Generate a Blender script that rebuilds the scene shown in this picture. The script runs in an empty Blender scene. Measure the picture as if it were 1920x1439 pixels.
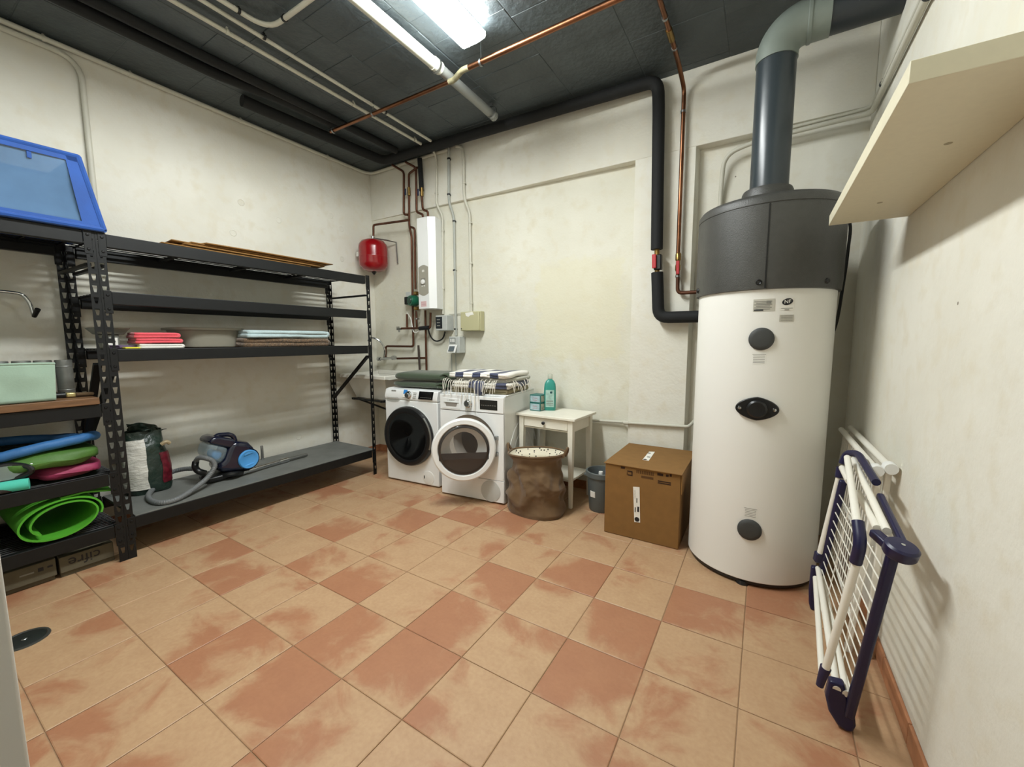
import bpy, bmesh, math, random
import numpy as np
from mathutils import Vector, Matrix, noise as mnoise

random.seed(7)
scene = bpy.context.scene
COL = scene.collection
PI = math.pi

# ------------------------------------------------------------------ camera
F_PX = 763.31
CAM = Vector((1.3297, -0.8885, 1.3052))
R_RT = Vector((0.85128364, 0.52470014, -0.00243386))
R_DN = Vector((0.0528625, -0.09037822, -0.99450356))
R_FW = Vector((-0.52203613, 0.84647595, -0.10467446))
cd = bpy.data.cameras.new('camera')
cd.sensor_fit = 'HORIZONTAL'; cd.sensor_width = 36.0
cd.lens = F_PX / 1920 * 36.0
cd.clip_start = 0.02; cd.clip_end = 100
cam = bpy.data.objects.new('camera', cd); COL.objects.link(cam)
mw = Matrix.Identity(4)
for i in range(3):
    mw[i][0] = R_RT[i]; mw[i][1] = -R_DN[i]; mw[i][2] = -R_FW[i]; mw[i][3] = CAM[i]
cam.matrix_world = mw
scene.camera = cam

# ------------------------------------------------------------------ world and exposure (a closed room: the fluorescent lamp lights it)
w = bpy.data.worlds.new('world'); scene.world = w; w.use_nodes = True
w.node_tree.nodes['Background'].inputs[0].default_value = (0.9, 0.92, 1.0, 1)
w.node_tree.nodes['Background'].inputs[1].default_value = 0.15
LAMP = 40.0
scene.view_settings.view_transform = 'Standard'
scene.view_settings.look = 'None'
scene.view_settings.gamma = 1.0
scene.view_settings.use_curve_mapping = False
scene.view_settings.exposure = 1.33

# ------------------------------------------------------------------ pixel -> place helpers (photo taken as 1920 x 1439)
def ray(u, v):
    return R_RT * ((u - 960) / F_PX) + R_DN * ((v - 719.5) / F_PX) + R_FW
def gz(u, v, z):
    d = ray(u, v); return CAM + d * ((z - CAM.z) / d.z)
def gy(u, v, y):
    d = ray(u, v); return CAM + d * ((y - CAM.y) / d.y)
def gx(u, v, x):
    d = ray(u, v); return CAM + d * ((x - CAM.x) / d.x)

# ------------------------------------------------------------------ materials
def lin(h):
    h = h.lstrip('#')
    c = [int(h[i:i + 2], 16) / 255 for i in (0, 2, 4)]
    return tuple((x / 12.92 if x <= 0.04045 else ((x + 0.055) / 1.055) ** 2.4) for x in c) + (1.0,)
MATS = {}
def mat(name, col, rough=0.5, metal=0.0, var=None, bump=None, spec=0.5, coat=0.0, trans=0.0, alpha=1.0, sheen=0.0, emit=0.0, vscale=None):
    """one procedural material: base colour with a noise variation (scale, amount) and a noise bump (scale, strength)"""
    if name in MATS: return MATS[name]
    m = bpy.data.materials.new(name); m.use_nodes = True
    nt = m.node_tree; b = nt.nodes['Principled BSDF']
    c = lin(col)
    b.inputs['Base Color'].default_value = c
    b.inputs['Roughness'].default_value = rough
    b.inputs['Metallic'].default_value = metal
    b.inputs['Specular IOR Level'].default_value = spec
    b.inputs['Coat Weight'].default_value = coat
    b.inputs['Transmission Weight'].default_value = trans
    b.inputs['Alpha'].default_value = alpha
    b.inputs['Sheen Weight'].default_value = sheen
    if emit:
        b.inputs['Emission Color'].default_value = c; b.inputs['Emission Strength'].default_value = emit
    tc = nt.nodes.new('ShaderNodeTexCoord')
    src = tc.outputs['Object']
    if vscale:
        mp = nt.nodes.new('ShaderNodeMapping'); mp.inputs['Scale'].default_value = vscale
        nt.links.new(src, mp.inputs['Vector']); src = mp.outputs['Vector']
    if var:
        n = nt.nodes.new('ShaderNodeTexNoise'); n.inputs['Scale'].default_value = var[0]; n.inputs['Detail'].default_value = 5
        nt.links.new(src, n.inputs['Vector'])
        r = nt.nodes.new('ShaderNodeValToRGB')
        a = var[1]
        r.color_ramp.elements[0].position = 0.3; r.color_ramp.elements[1].position = 0.7
        r.color_ramp.elements[0].color = (c[0] * (1 - a), c[1] * (1 - a), c[2] * (1 - a), 1)
        r.color_ramp.elements[1].color = (min(1, c[0] * (1 + a)), min(1, c[1] * (1 + a)), min(1, c[2] * (1 + a)), 1)
        nt.links.new(n.outputs['Fac'], r.inputs['Fac']); nt.links.new(r.outputs['Color'], b.inputs['Base Color'])
    if bump:
        n = nt.nodes.new('ShaderNodeTexNoise'); n.inputs['Scale'].default_value = bump[0]; n.inputs['Detail'].default_value = 6
        nt.links.new(src, n.inputs['Vector'])
        bp = nt.nodes.new('ShaderNodeBump'); bp.inputs['Strength'].default_value = bump[1]
        bp.inputs['Distance'].default_value = bump[2] if len(bump) > 2 else 0.01
        nt.links.new(n.outputs['Fac'], bp.inputs['Height']); nt.links.new(bp.outputs['Normal'], b.inputs['Normal'])
    MATS[name] = m
    return m
def N(nt, t, **kw):
    n = nt.nodes.new(t)
    for k, v in kw.items(): setattr(n, k, v)
    return n
def math_node(nt, op, a, b=None, clamp=False):
    n = N(nt, 'ShaderNodeMath', operation=op, use_clamp=clamp)
    for i, x in enumerate((a, b)):
        if x is None: continue
        if isinstance(x, (int, float)): n.inputs[i].default_value = x
        else: nt.links.new(x, n.inputs[i])
    return n.outputs[0]
def mixc(nt, fac, a, b):
    n = N(nt, 'ShaderNodeMix', data_type='RGBA')
    for i, x in ((0, fac), (6, a), (7, b)):
        if isinstance(x, (int, float)): n.inputs[i].default_value = x
        elif isinstance(x, tuple): n.inputs[i].default_value = x
        else: nt.links.new(x, n.inputs[i])
    return n.outputs[2]

def wall_mat(name, base, patch=False):
    """old painted plaster over concrete: soft blotches, pits, trowel relief"""
    m = bpy.data.materials.new(name); m.use_nodes = True; nt = m.node_tree; b = nt.nodes['Principled BSDF']
    b.inputs['Roughness'].default_value = 0.72; b.inputs['Specular IOR Level'].default_value = 0.3
    tc = N(nt, 'ShaderNodeTexCoord'); o = tc.outputs['Object']
    n1 = N(nt, 'ShaderNodeTexNoise'); n1.inputs['Scale'].default_value = 1.6; n1.inputs['Detail'].default_value = 6; nt.links.new(o, n1.inputs['Vector'])
    n2 = N(nt, 'ShaderNodeTexNoise'); n2.inputs['Scale'].default_value = 11; n2.inputs['Detail'].default_value = 8; nt.links.new(o, n2.inputs['Vector'])
    c = lin(base)
    d1 = (c[0] * .90, c[1] * .89, c[2] * .86, 1); d2 = (c[0] * .93, c[1] * .90, c[2] * .84, 1)
    f1 = N(nt, 'ShaderNodeMapRange'); f1.inputs['From Min'].default_value = .42; f1.inputs['From Max'].default_value = .7; nt.links.new(n1.outputs['Fac'], f1.inputs['Value'])
    f2 = N(nt, 'ShaderNodeMapRange'); f2.inputs['From Min'].default_value = .5; f2.inputs['From Max'].default_value = .75; nt.links.new(n2.outputs['Fac'], f2.inputs['Value'])
    col = mixc(nt, f1.outputs[0], c, d1)
    col = mixc(nt, f2.outputs[0], col, d2)
    # pits and specks
    vo = N(nt, 'ShaderNodeTexVoronoi'); vo.inputs['Scale'].default_value = 4.2; nt.links.new(o, vo.inputs['Vector'])
    pit = math_node(nt, 'LESS_THAN', vo.outputs['Distance'], 0.022)
    sel = math_node(nt, 'GREATER_THAN', n1.outputs['Fac'], 0.52)
    pit = math_node(nt, 'MULTIPLY', pit, sel)
    col = mixc(nt, pit, col, (c[0] * .35, c[1] * .32, c[2] * .28, 1))
    if patch:
        # an old yellowed repair on the panel
        sx = N(nt, 'ShaderNodeSeparateXYZ'); nt.links.new(o, sx.inputs[0])
        wob = math_node(nt, 'MULTIPLY', math_node(nt, 'SUBTRACT', n2.outputs['Fac'], .5), .25)
        def band(out, lo, hi, soft=.05):
            a = N(nt, 'ShaderNodeMapRange'); a.inputs['From Min'].default_value = lo; a.inputs['From Max'].default_value = lo + soft
            bb = N(nt, 'ShaderNodeMapRange'); bb.inputs['From Min'].default_value = hi; bb.inputs['From Max'].default_value = hi - soft
            s = math_node(nt, 'ADD', out, wob)
            nt.links.new(s, a.inputs['Value']); nt.links.new(s, bb.inputs['Value'])
            return math_node(nt, 'MULTIPLY', a.outputs[0], bb.outputs[0])
        pk = math_node(nt, 'MULTIPLY', band(sx.outputs['X'], .60, 1.40), band(sx.outputs['Z'], 1.22, 2.1))
        pk = math_node(nt, 'MULTIPLY', pk, .45)
        col = mixc(nt, pk, col, (c[0] * .97, c[1] * .94, c[2] * .78, 1))
    nt.links.new(col, b.inputs['Base Color'])
    n3 = N(nt, 'ShaderNodeTexNoise'); n3.inputs['Scale'].default_value = 55; n3.inputs['Detail'].default_value = 7; nt.links.new(o, n3.inputs['Vector'])
    h = math_node(nt, 'ADD', math_node(nt, 'MULTIPLY', n3.outputs['Fac'], .35), math_node(nt, 'MULTIPLY', n2.outputs['Fac'], .8))
    h = math_node(nt, 'SUBTRACT', h, math_node(nt, 'MULTIPLY', pit, .8))
    bp = N(nt, 'ShaderNodeBump'); bp.inputs['Strength'].default_value = .35; bp.inputs['Distance'].default_value = .012
    nt.links.new(h, bp.inputs['Height']); nt.links.new(bp.outputs['Normal'], b.inputs['Normal'])
    MATS[name] = m; return m

def tile_mat():
    """terracotta look tile; object colour carries (redness, seed, seed)"""
    m = bpy.data.materials.new('terracotta_tile'); m.use_nodes = True; nt = m.node_tree; b = nt.nodes['Principled BSDF']
    b.inputs['Specular IOR Level'].default_value = 0.45
    tc = N(nt, 'ShaderNodeTexCoord'); oi = N(nt, 'ShaderNodeObjectInfo')
    sc = N(nt, 'ShaderNodeSeparateColor'); nt.links.new(oi.outputs['Color'], sc.inputs[0])
    cx = N(nt, 'ShaderNodeCombineXYZ')
    nt.links.new(math_node(nt, 'MULTIPLY', sc.outputs[1], 40.0), cx.inputs[0]); nt.links.new(math_node(nt, 'MULTIPLY', sc.outputs[2], 40.0), cx.inputs[1])
    va = N(nt, 'ShaderNodeVectorMath', operation='ADD'); nt.links.new(tc.outputs['Object'], va.inputs[0]); nt.links.new(cx.outputs[0], va.inputs[1])
    n1 = N(nt, 'ShaderNodeTexNoise'); n1.inputs['Scale'].default_value = 5.0; n1.inputs['Detail'].default_value = 7; n1.inputs['Roughness'].default_value = .6; n1.inputs['Distortion'].default_value = .6
    nt.links.new(va.outputs[0], n1.inputs['Vector'])
    n2 = N(nt, 'ShaderNodeTexNoise'); n2.inputs['Scale'].default_value = 60; n2.inputs['Detail'].default_value = 6; nt.links.new(va.outputs[0], n2.inputs['Vector'])
    n3 = N(nt, 'ShaderNodeTexNoise'); n3.inputs['Scale'].default_value = 9; n3.inputs['Detail'].default_value = 6; nt.links.new(va.outputs[0], n3.inputs['Vector'])
    sx = N(nt, 'ShaderNodeSeparateXYZ'); nt.links.new(tc.outputs['Object'], sx.inputs[0])
    # the glaze fades to pale towards one seeded side and along the rim of the tile
    th = math_node(nt, 'MULTIPLY', sc.outputs[1], 25.0)
    gr = math_node(nt, 'ADD', math_node(nt, 'MULTIPLY', sx.outputs[0], math_node(nt, 'COSINE', th)), math_node(nt, 'MULTIPLY', sx.outputs[1], math_node(nt, 'SINE', th)))
    gr = math_node(nt, 'MULTIPLY', gr, 2.2)
    ex = math_node(nt, 'SUBTRACT', math_node(nt, 'ABSOLUTE', sx.outputs[0]), 0.11)
    ey = math_node(nt, 'SUBTRACT', math_node(nt, 'ABSOLUTE', sx.outputs[1]), 0.11)
    e = math_node(nt, 'MULTIPLY', math_node(nt, 'MAXIMUM', math_node(nt, 'MAXIMUM', ex, ey), 0.0), 3.5)
    s = math_node(nt, 'ADD', math_node(nt, 'MULTIPLY', math_node(nt, 'SUBTRACT', n1.outputs['Fac'], .5), 2.0), math_node(nt, 'MULTIPLY', sc.outputs[0], .95))
    s = math_node(nt, 'SUBTRACT', math_node(nt, 'ADD', s, gr), e)
    mr = N(nt, 'ShaderNodeMapRange'); mr.interpolation_type = 'SMOOTHSTEP'
    mr.inputs['From Min'].default_value = .28; mr.inputs['From Max'].default_value = .78; nt.links.new(s, mr.inputs['Value'])
    pale = mixc(nt, n3.outputs['Fac'], lin('c2a27e'), lin('ae8b69'))
    red = mixc(nt, n3.outputs['Fac'], lin('aa7454'), lin('9b6448'))
    col = mixc(nt, math_node(nt, 'MULTIPLY', mr.outputs[0], .84), pale, red)
    g = N(nt, 'ShaderNodeMapRange'); g.inputs['From Min'].default_value = .35; g.inputs['From Max'].default_value = .75; nt.links.new(n2.outputs['Fac'], g.inputs['Value'])
    col = mixc(nt, math_node(nt, 'MULTIPLY', g.outputs[0], .22), col, lin('8f5f42'))
    nt.links.new(col, b.inputs['Base Color'])
    ro = N(nt, 'ShaderNodeMapRange'); ro.inputs['To Min'].default_value = .38; ro.inputs['To Max'].default_value = .6; nt.links.new(n3.outputs['Fac'], ro.inputs['Value'])
    nt.links.new(ro.outputs[0], b.inputs['Roughness'])
    bp = N(nt, 'ShaderNodeBump'); bp.inputs['Strength'].default_value = .25; bp.inputs['Distance'].default_value = .004
    nt.links.new(math_node(nt, 'ADD', n2.outputs['Fac'], n3.outputs['Fac']), bp.inputs['Height']); nt.links.new(bp.outputs['Normal'], b.inputs['Normal'])
    MATS['tile'] = m; return m

def stripe_mat(name, a, bcol, axis, freq, duty=.5, phase=0.0, rough=.9):
    m = bpy.data.materials.new(name); m.use_nodes = True; nt = m.node_tree; b = nt.nodes['Principled BSDF']
    b.inputs['Roughness'].default_value = rough; b.inputs['Sheen Weight'].default_value = .3
    tc = N(nt, 'ShaderNodeTexCoord'); sx = N(nt, 'ShaderNodeSeparateXYZ'); nt.links.new(tc.outputs['Object'], sx.inputs[0])
    t = math_node(nt, 'FRACT', math_node(nt, 'ADD', math_node(nt, 'MULTIPLY', sx.outputs[axis], freq), phase))
    k = math_node(nt, 'LESS_THAN', t, duty)
    col = mixc(nt, k, lin(a), lin(bcol)); nt.links.new(col, b.inputs['Base Color'])
    n = N(nt, 'ShaderNodeTexNoise'); n.inputs['Scale'].default_value = 160; nt.links.new(tc.outputs['Object'], n.inputs['Vector'])
    bp = N(nt, 'ShaderNodeBump'); bp.inputs['Strength'].default_value = .3; bp.inputs['Distance'].default_value = .003
    nt.links.new(n.outputs['Fac'], bp.inputs['Height']); nt.links.new(bp.outputs['Normal'], b.inputs['Normal'])
    return m

M_WALL = wall_mat('painted_plaster', 'e2e0d5')
M_WALLP = wall_mat('plaster_panel_darkened', 'dcdacc', True)  # base darkened to offset the lamp's overbright spill on this panel
M_TILE = tile_mat()
M_GROUT = mat('grout', '9c7f62', .9, bump=(120, .3, .004))
M_SKIRT = mat('skirting_tile', 'a5704e', .5, var=(14, .2), bump=(60, .15, .004))
M_CEIL = mat('black_painted_concrete', '40484b', .5, var=(5, .16), bump=(26, .55, .012), spec=.5)
M_RACK = mat('black_powder_coat', '0d0f10', .5, var=(40, .12), bump=(220, .06, .002), spec=.35)
M_RACKDARK = mat('black_steel', '08090a', .5, var=(40, .12), spec=.3)
M_BLACK = mat('black_plastic', '141516', .35)
M_RUBBER = mat('black_foam_insulation', '0e1011', .8, bump=(150, .2, .003))
M_WHITE = mat('white_enamel', 'e9ebea', .28, coat=.3, bump=(30, .02, .002))
M_WHITEP = mat('white_plastic', 'e6e6e2', .4)
M_GREYP = mat('light_grey_plastic', 'b9bcb8', .5, var=(20, .05))
M_DGREY = mat('dark_grey_plastic', '3b3d3c', .6, bump=(180, .2, .002))
M_CHROME = mat('chrome', 'c9ccce', .12, metal=1.0)
M_STEEL = mat('galvanised_steel', '9a9c9b', .4, metal=1.0)
M_COPPER = mat('copper', '80573f', .34, metal=1.0, var=(9, .3))
M_COPPERD = mat('aged_copper', '5d3b2a', .5, metal=.65, var=(12, .3))
M_BRASS = mat('brass', '8f7444', .35, metal=1.0)
M_CONDUIT = mat('pale_conduit', 'c6c4b6', .5, var=(6, .06))
M_CONDUITG = mat('grey_conduit', 'a9aca5', .5, var=(6, .06))
M_PVC = mat('grey_pvc', '353d42', .28, var=(4, .1))
M_PVCL = mat('pale_grey_pvc', '7b847d', .4, var=(5, .08))
M_CREAM = mat('cream_laminate', 'dcd6bd', .5, var=(50, .02))
M_CARD = mat('brown_cardboard', '825e2f', .85, var=(18, .06), bump=(90, .08, .003))
M_CARDD = mat('cardboard_edge', '3d2812', .9)
M_INK = mat('brown_ink', '301b0b', .9)
M_INKB = mat('black_ink', '16161a', .6)
M_INKG = mat('grey_ink', '7d7c74', .7)
M_LABEL = mat('white_label', 'e8e6de', .6)
M_NAVY = mat('navy_plastic', '19183f', .38)
M_TUBE = mat('white_coated_tube', 'ece9de', .35)
M_RED = mat('red_enamel', '8f0b14', .22, coat=.4)
M_REDP = mat('red_plastic', 'b3242c', .4)
M_GLASSD = mat('dark_glass', '08090a', .06, spec=.6, coat=.5)
M_GREYB = mat('grey_board', '6c6e6a', .6, var=(7, .14), bump=(80, .1, .002))
M_KHAKI = mat('brown_canvas', '664e32', .85, var=(10, .12), bump=(240, .25, .002), sheen=.2)
M_OLIVE = mat('dark_green_fleece', '364530', .95, var=(30, .1), bump=(200, .4, .004), sheen=.5)
M_TEAL = mat('teal_plastic', '338f82', .3)
M_BLUEF = mat('blue_fabric', '0c4796', .7, var=(8, .15), bump=(90, .15, .003), sheen=.3)
M_MINT = mat('mint_fabric', '98b1a0', .8, var=(7, .1), bump=(120, .15, .003), sheen=.2)
M_WOOD = mat('brown_wood_board', '6f4f33', .55, var=(9, .3), bump=(30, .15, .003), vscale=(8, 1, 8))
M_GREENM = mat('lime_foam', '4ea326', .7, var=(30, .06))
M_ALU = mat('brushed_tin', '8f918d', .45, metal=.6, var=(14, .15))

# ------------------------------------------------------------------ mesh builder
WORLD = {}          # object -> its world matrix (kept by hand)
class MB:
    def __init__(s): s.v = []; s.f = []
    def add(s, vs, fs):
        o = len(s.v); s.v += [Vector(p) for p in vs]; s.f += [tuple(o + i for i in f) for f in fs]; return s
    def box(s, x0, x1, y0, y1, z0, z1):
        return s.add([(x0, y0, z0), (x1, y0, z0), (x1, y1, z0), (x0, y1, z0), (x0, y0, z1), (x1, y0, z1), (x1, y1, z1), (x0, y1, z1)],
                     [(0, 3, 2, 1), (4, 5, 6, 7), (0, 1, 5, 4), (1, 2, 6, 5), (2, 3, 7, 6), (3, 0, 4, 7)])
    def hexa(s, p):      # 8 points, bottom ring then top ring
        return s.add(p, [(0, 3, 2, 1), (4, 5, 6, 7), (0, 1, 5, 4), (1, 2, 6, 5), (2, 3, 7, 6), (3, 0, 4, 7)])
    def bar(s, a, b, wd, ht, up=(0, 0, 1)):
        a = Vector(a); b = Vector(b); d = (b - a).normalized(); up = Vector(up)
        r = d.cross(up)
        if r.length < 1e-4: r = d.cross(Vector((1, 0, 0)))
        r.normalize(); u = r.cross(d).normalized()
        r = r * (wd / 2); u = u * (ht / 2)
        return s.hexa([a - r - u, a + r - u, b + r - u, b - r - u, a - r + u, a + r + u, b + r + u, b - r + u])
    def prism(s, poly, off):      # poly: list of 3D points, extruded by vector off
        n = len(poly); off = Vector(off); poly = [Vector(p) for p in poly]
        return s.add(poly + [p + off for p in poly], [tuple(range(n))[::-1], tuple(range(n, 2 * n))] + [(i, (i + 1) % n, n + (i + 1) % n, n + i) for i in range(n)])
    def tube(s, pts, r, n=10, cap=True, closed=False, rf=None):
        pts = [Vector(p) for p in pts]; m = len(pts)
        T = []
        for i in range(m):
            a = pts[(i - 1) % m] if (closed or i > 0) else pts[i]; b = pts[(i + 1) % m] if (closed or i < m - 1) else pts[i]
            t = (b - a); T.append(t.normalized() if t.length > 1e-9 else Vector((0, 0, 1)))
        up = Vector((0, 0, 1)) if abs(T[0].z) < .9 else Vector((1, 0, 0))
        nx = T[0].cross(up).normalized(); vs = []
        for i in range(m):
            nx = (nx - T[i] * nx.dot(T[i])).normalized(); ny = T[i].cross(nx)
            rr = rf(i / (m - 1)) if rf else r
            for k in range(n):
                a = 2 * PI * k / n; vs.append(pts[i] + (nx * math.cos(a) + ny * math.sin(a)) * rr)
        fs = []
        for i in range(m if closed else m - 1):
            j = (i + 1) % m
            for k in range(n):
                fs.append((i * n + k, i * n + (k + 1) % n, j * n + (k + 1) % n, j * n + k))
        if cap and not closed:
            fs.append(tuple(range(n))[::-1]); fs.append(tuple((m - 1) * n + k for k in range(n)))
        return s.add(vs, fs)
    def cyl(s, a, b, r, n=20, r2=None):
        a = Vector(a); b = Vector(b); r2 = r if r2 is None else r2
        return s.tube([a, b], r, n, rf=lambda t: r + (r2 - r) * t)
    def lathe(s, prof, base, axis=(0, 0, 1), n=32, a0=0.0, a1=2 * PI, up=None):
        ax = Vector(axis).normalized(); base = Vector(base)
        t = Vector(up) if up else (Vector((1, 0, 0)) if abs(ax.x) < .9 else Vector((0, 1, 0)))
        e1 = (t - ax * t.dot(ax)).normalized(); e2 = ax.cross(e1)
        full = abs(a1 - a0 - 2 * PI) < 1e-6; m = n if full else n + 1; vs = []
        for (r, h) in prof:
            for k in range(m):
                a = a0 + (a1 - a0) * k / n; vs.append(base + ax * h + (e1 * math.cos(a) + e2 * math.sin(a)) * r)
        fs = []
        for i in range(len(prof) - 1):
            for k in range(n):
                j = (k + 1) % m; fs.append((i * m + k, i * m + j, (i + 1) * m + j, (i + 1) * m + k))
        return s.add(vs, fs)
    def grid(s, fn, nu, nv, cu=False, cv=False):
        vs = [fn(i / (nu if cu else nu - 1), j / (nv if cv else nv - 1)) for i in range(nu) for j in range(nv)]
        fs = []
        for i in range(nu if cu else nu - 1):
            for j in range(nv if cv else nv - 1):
                a = i * nv + j; b = ((i + 1) % nu) * nv + j; c = ((i + 1) % nu) * nv + (j + 1) % nv; d = i * nv + (j + 1) % nv
                fs.append((a, b, c, d))
        return s.add(vs, fs)
    def slab(s, c, sx, sy, sz, rot=0, e=4.0, nz=.0, seed=0, n=28, m=10, sag=0.0):
        """soft cushion-like slab: superellipsoid with noise (folded cloth, pads)"""
        c = Vector(c); R = Matrix.Rotation(rot, 3, 'Z')
        def sp(x, p): return math.copysign(abs(x) ** p, x)
        def fn(i, j):
            a = 2 * PI * i; b = -PI / 2 + PI * j
            cb = sp(math.cos(b), 2 / e) if j not in (0, 1) else 0
            x = sx / 2 * sp(math.cos(a), 2 / 7) * cb; y = sy / 2 * sp(math.sin(a), 2 / 7) * cb; z = sz / 2 * sp(math.sin(b), 2 / 3.0)
            p = Vector((x, y, z))
            if nz: p += mnoise.noise_vector(p * 9 + Vector((seed, seed * 2, 0))) * nz
            p.z -= sag * ((2 * x / sx) ** 2)
            return c + R @ p
        return s.grid(fn, n, m, cu=True)
    def build(s, name, mt, parent=None, smooth=35, bevel=0.0, seg=2, solid=0.0, sub=0):
        me = bpy.data.meshes.new(name)
        if parent is None:
            lo = Vector((min(p.x for p in s.v), min(p.y for p in s.v), min(p.z for p in s.v))); hi = Vector((max(p.x for p in s.v), max(p.y for p in s.v), max(p.z for p in s.v)))
            org = Vector(((lo.x + hi.x) / 2, (lo.y + hi.y) / 2, lo.z))
        else: org = Vector((0, 0, 0))
        me.from_pydata([p - org for p in s.v], [], s.f)
        bm = bmesh.new(); bm.from_mesh(me); bmesh.ops.remove_doubles(bm, verts=bm.verts, dist=1e-6)
        if not solid: bmesh.ops.recalc_face_normals(bm, faces=bm.faces)
        bm.to_mesh(me); bm.free()
        me.materials.append(mt)
        if smooth:
            me.shade_smooth(); me.set_sharp_from_angle(angle=math.radians(smooth))
        o = bpy.data.objects.new(name, me); COL.objects.link(o)
        if parent is None:
            o.location = org; WORLD[o] = Matrix.Translation(org)
        else:
            o.parent = parent; o.matrix_parent_inverse = WORLD[parent].inverted(); WORLD[o] = Matrix.Identity(4)
        if solid:
            md = o.modifiers.new('solidify', 'SOLIDIFY'); md.thickness = solid; md.offset = 0
        if bevel:
            md = o.modifiers.new('bevel', 'BEVEL'); md.width = bevel; md.segments = seg; md.limit_method = 'ANGLE'; md.angle_limit = math.radians(40)
            md.harden_normals = False
        if sub:
            md = o.modifiers.new('subsurf', 'SUBSURF'); md.levels = sub; md.render_levels = sub
        return o
def tag(o, label, cat, group=None):
    o['label'] = label; o['category'] = cat
    if group: o['group'] = group
    return o
def thing(name, label, cat, loc, rotz=0.0, group=None):
    o = bpy.data.objects.new(name, None); COL.objects.link(o); o.empty_display_size = .1
    o.location = loc; o.rotation_euler = (0, 0, rotz)
    WORLD[o] = Matrix.Translation(Vector(loc)) @ Matrix.Rotation(rotz, 4, 'Z')
    return tag(o, label, cat, group)
def struct(o): o['kind'] = 'structure'; return o
def stuff(o): o['kind'] = 'stuff'; return o
def fillet(pts, rad, seg=6):
    """round the corners of a polyline"""
    pts = [Vector(p) for p in pts]; out = [pts[0]]
    for i in range(1, len(pts) - 1):
        a, b, c = pts[i - 1], pts[i], pts[i + 1]
        d1 = (a - b); d2 = (c - b); r = min(rad, d1.length * .49, d2.length * .49)
        p = b + d1.normalized() * r; q = b + d2.normalized() * r
        for k in range(seg + 1):
            t = k / seg; out.append(p * (1 - t) ** 2 + b * 2 * t * (1 - t) + q * t * t)
    out.append(pts[-1]); return out
def spline(pts, n=12):
    pts = [Vector(p) for p in pts]; out = []
    P = [pts[0]] + pts + [pts[-1]]
    for i in range(1, len(P) - 2):
        p0, p1, p2, p3 = P[i - 1], P[i], P[i + 1], P[i + 2]
        for k in range(n):
            t = k / n
            out.append(0.5 * ((2 * p1) + (p2 - p0) * t + (2 * p0 - 5 * p1 + 4 * p2 - p3) * t * t + (3 * p1 - p0 - 3 * p2 + p3) * t ** 3))
    out.append(pts[-1]); return out
def text(name, body, size, origin, right, up, mt, parent, align='CENTER', depth=.0006):
    cu = bpy.data.curves.new(name, 'FONT'); cu.body = body; cu.size = size; cu.align_x = align; cu.align_y = 'CENTER'; cu.extrude = depth
    t = bpy.data.objects.new(name + '_tmp', cu); COL.objects.link(t)
    dg = bpy.context.evaluated_depsgraph_get()
    me = bpy.data.meshes.new_from_object(t.evaluated_get(dg)); bpy.data.objects.remove(t)
    r = Vector(right).normalized(); u = Vector(up).normalized(); nn = r.cross(u); og = Vector(origin)
    mb = MB(); mb.add([og + r * v.co.x + u * v.co.y + nn * v.co.z for v in me.vertices], [tuple(p.vertices) for p in me.polygons])
    return mb.build(name, mt, parent, smooth=0)

# ================================================================== SETTING
XL, XR, YB, YN, ZC = -2.53, 1.80, 2.345, -0.84, 3.172
LEDGE = 2.655
def yrec(x): return 2.35 + .07 * (x + 2.53) / 2.96      # the recessed left panel runs slightly out of true
# floor: grout bed and separate tiles
S = 0.33
fl = MB().box(XL - .1, XR + .1, -2.2, 2.6, -.1, -.004).build('floor', M_GROUT); struct(fl)
RED = {(0, 0): .85, (-1, 0): .75, (-1, 1): .12, (0, 1): .9, (1, 1): .3, (1, 0): .3, (0, -1): .45, (-1, -1): .9, (-2, -1): .75, (-2, 0): .4, (-3, 0): .28, (-4, 0): .72, (-5, 0): .8,
       (-3, -1): .42, (-4, -1): .15, (-5, -1): .25, (-2, 1): .82, (-3, 1): .62, (-4, 1): .15, (-5, 1): .25, (-1, 2): .12, (0, 2): .9, (1, 2): .22, (2, 2): .9, (3, 2): .3, (4, 2): .38, (2, 1): .95,
       (3, 1): .38, (2, 0): .3, (3, 3): .9, (4, 3): .42, (4, 4): .75, (2, 3): .15, (1, 3): .85, (0, 3): .22, (-1, 3): .25, (-2, 2): .18, (-3, 2): .22, (-4, 2): .8, (-5, 2): .15, (-2, 3): .15,
       (-3, 3): .85, (-4, 3): .35, (-5, 3): .3, (-6, 3): .75, (0, 4): .3, (-1, 4): .85, (1, 4): .3, (2, 4): .28, (-4, 4): .3, (-3, 4): .4, (-2, 4): .8, (3, 4): .25, (-4, -2): .35, (-3, -2): .4,
       (-2, -2): .5, (-1, -2): .35, (-5, -2): .3, (-6, -2): .35, (3, 0): .35, (4, 1): .5, (4, 0): .35, (0, -2): .4}
def tile_mesh(wx, wy):
    g = .0016; b = .003; hx = wx / 2 - g; hy = wy / 2 - g; t = 0.0; z1 = -.0035
    vs = [(-hx, -hy, -.012), (hx, -hy, -.012), (hx, hy, -.012), (-hx, hy, -.012), (-hx, -hy, t - .0018), (hx, -hy, t - .0018), (hx, hy, t - .0018), (-hx, hy, t - .0018),
          (-hx + b, -hy + b, t), (hx - b, -hy + b, t), (hx - b, hy - b, t), (-hx + b, hy - b, t)]
    fs = [(0, 1, 5, 4), (1, 2, 6, 5), (2, 3, 7, 6), (3, 0, 4, 7), (4, 5, 9, 8), (5, 6, 10, 9), (6, 7, 11, 10), (7, 4, 8, 11), (8, 9, 10, 11)]
    me = bpy.data.meshes.new('tile'); me.from_pydata(vs, [], fs); me.materials.append(M_TILE); return me
TM = {}
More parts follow.
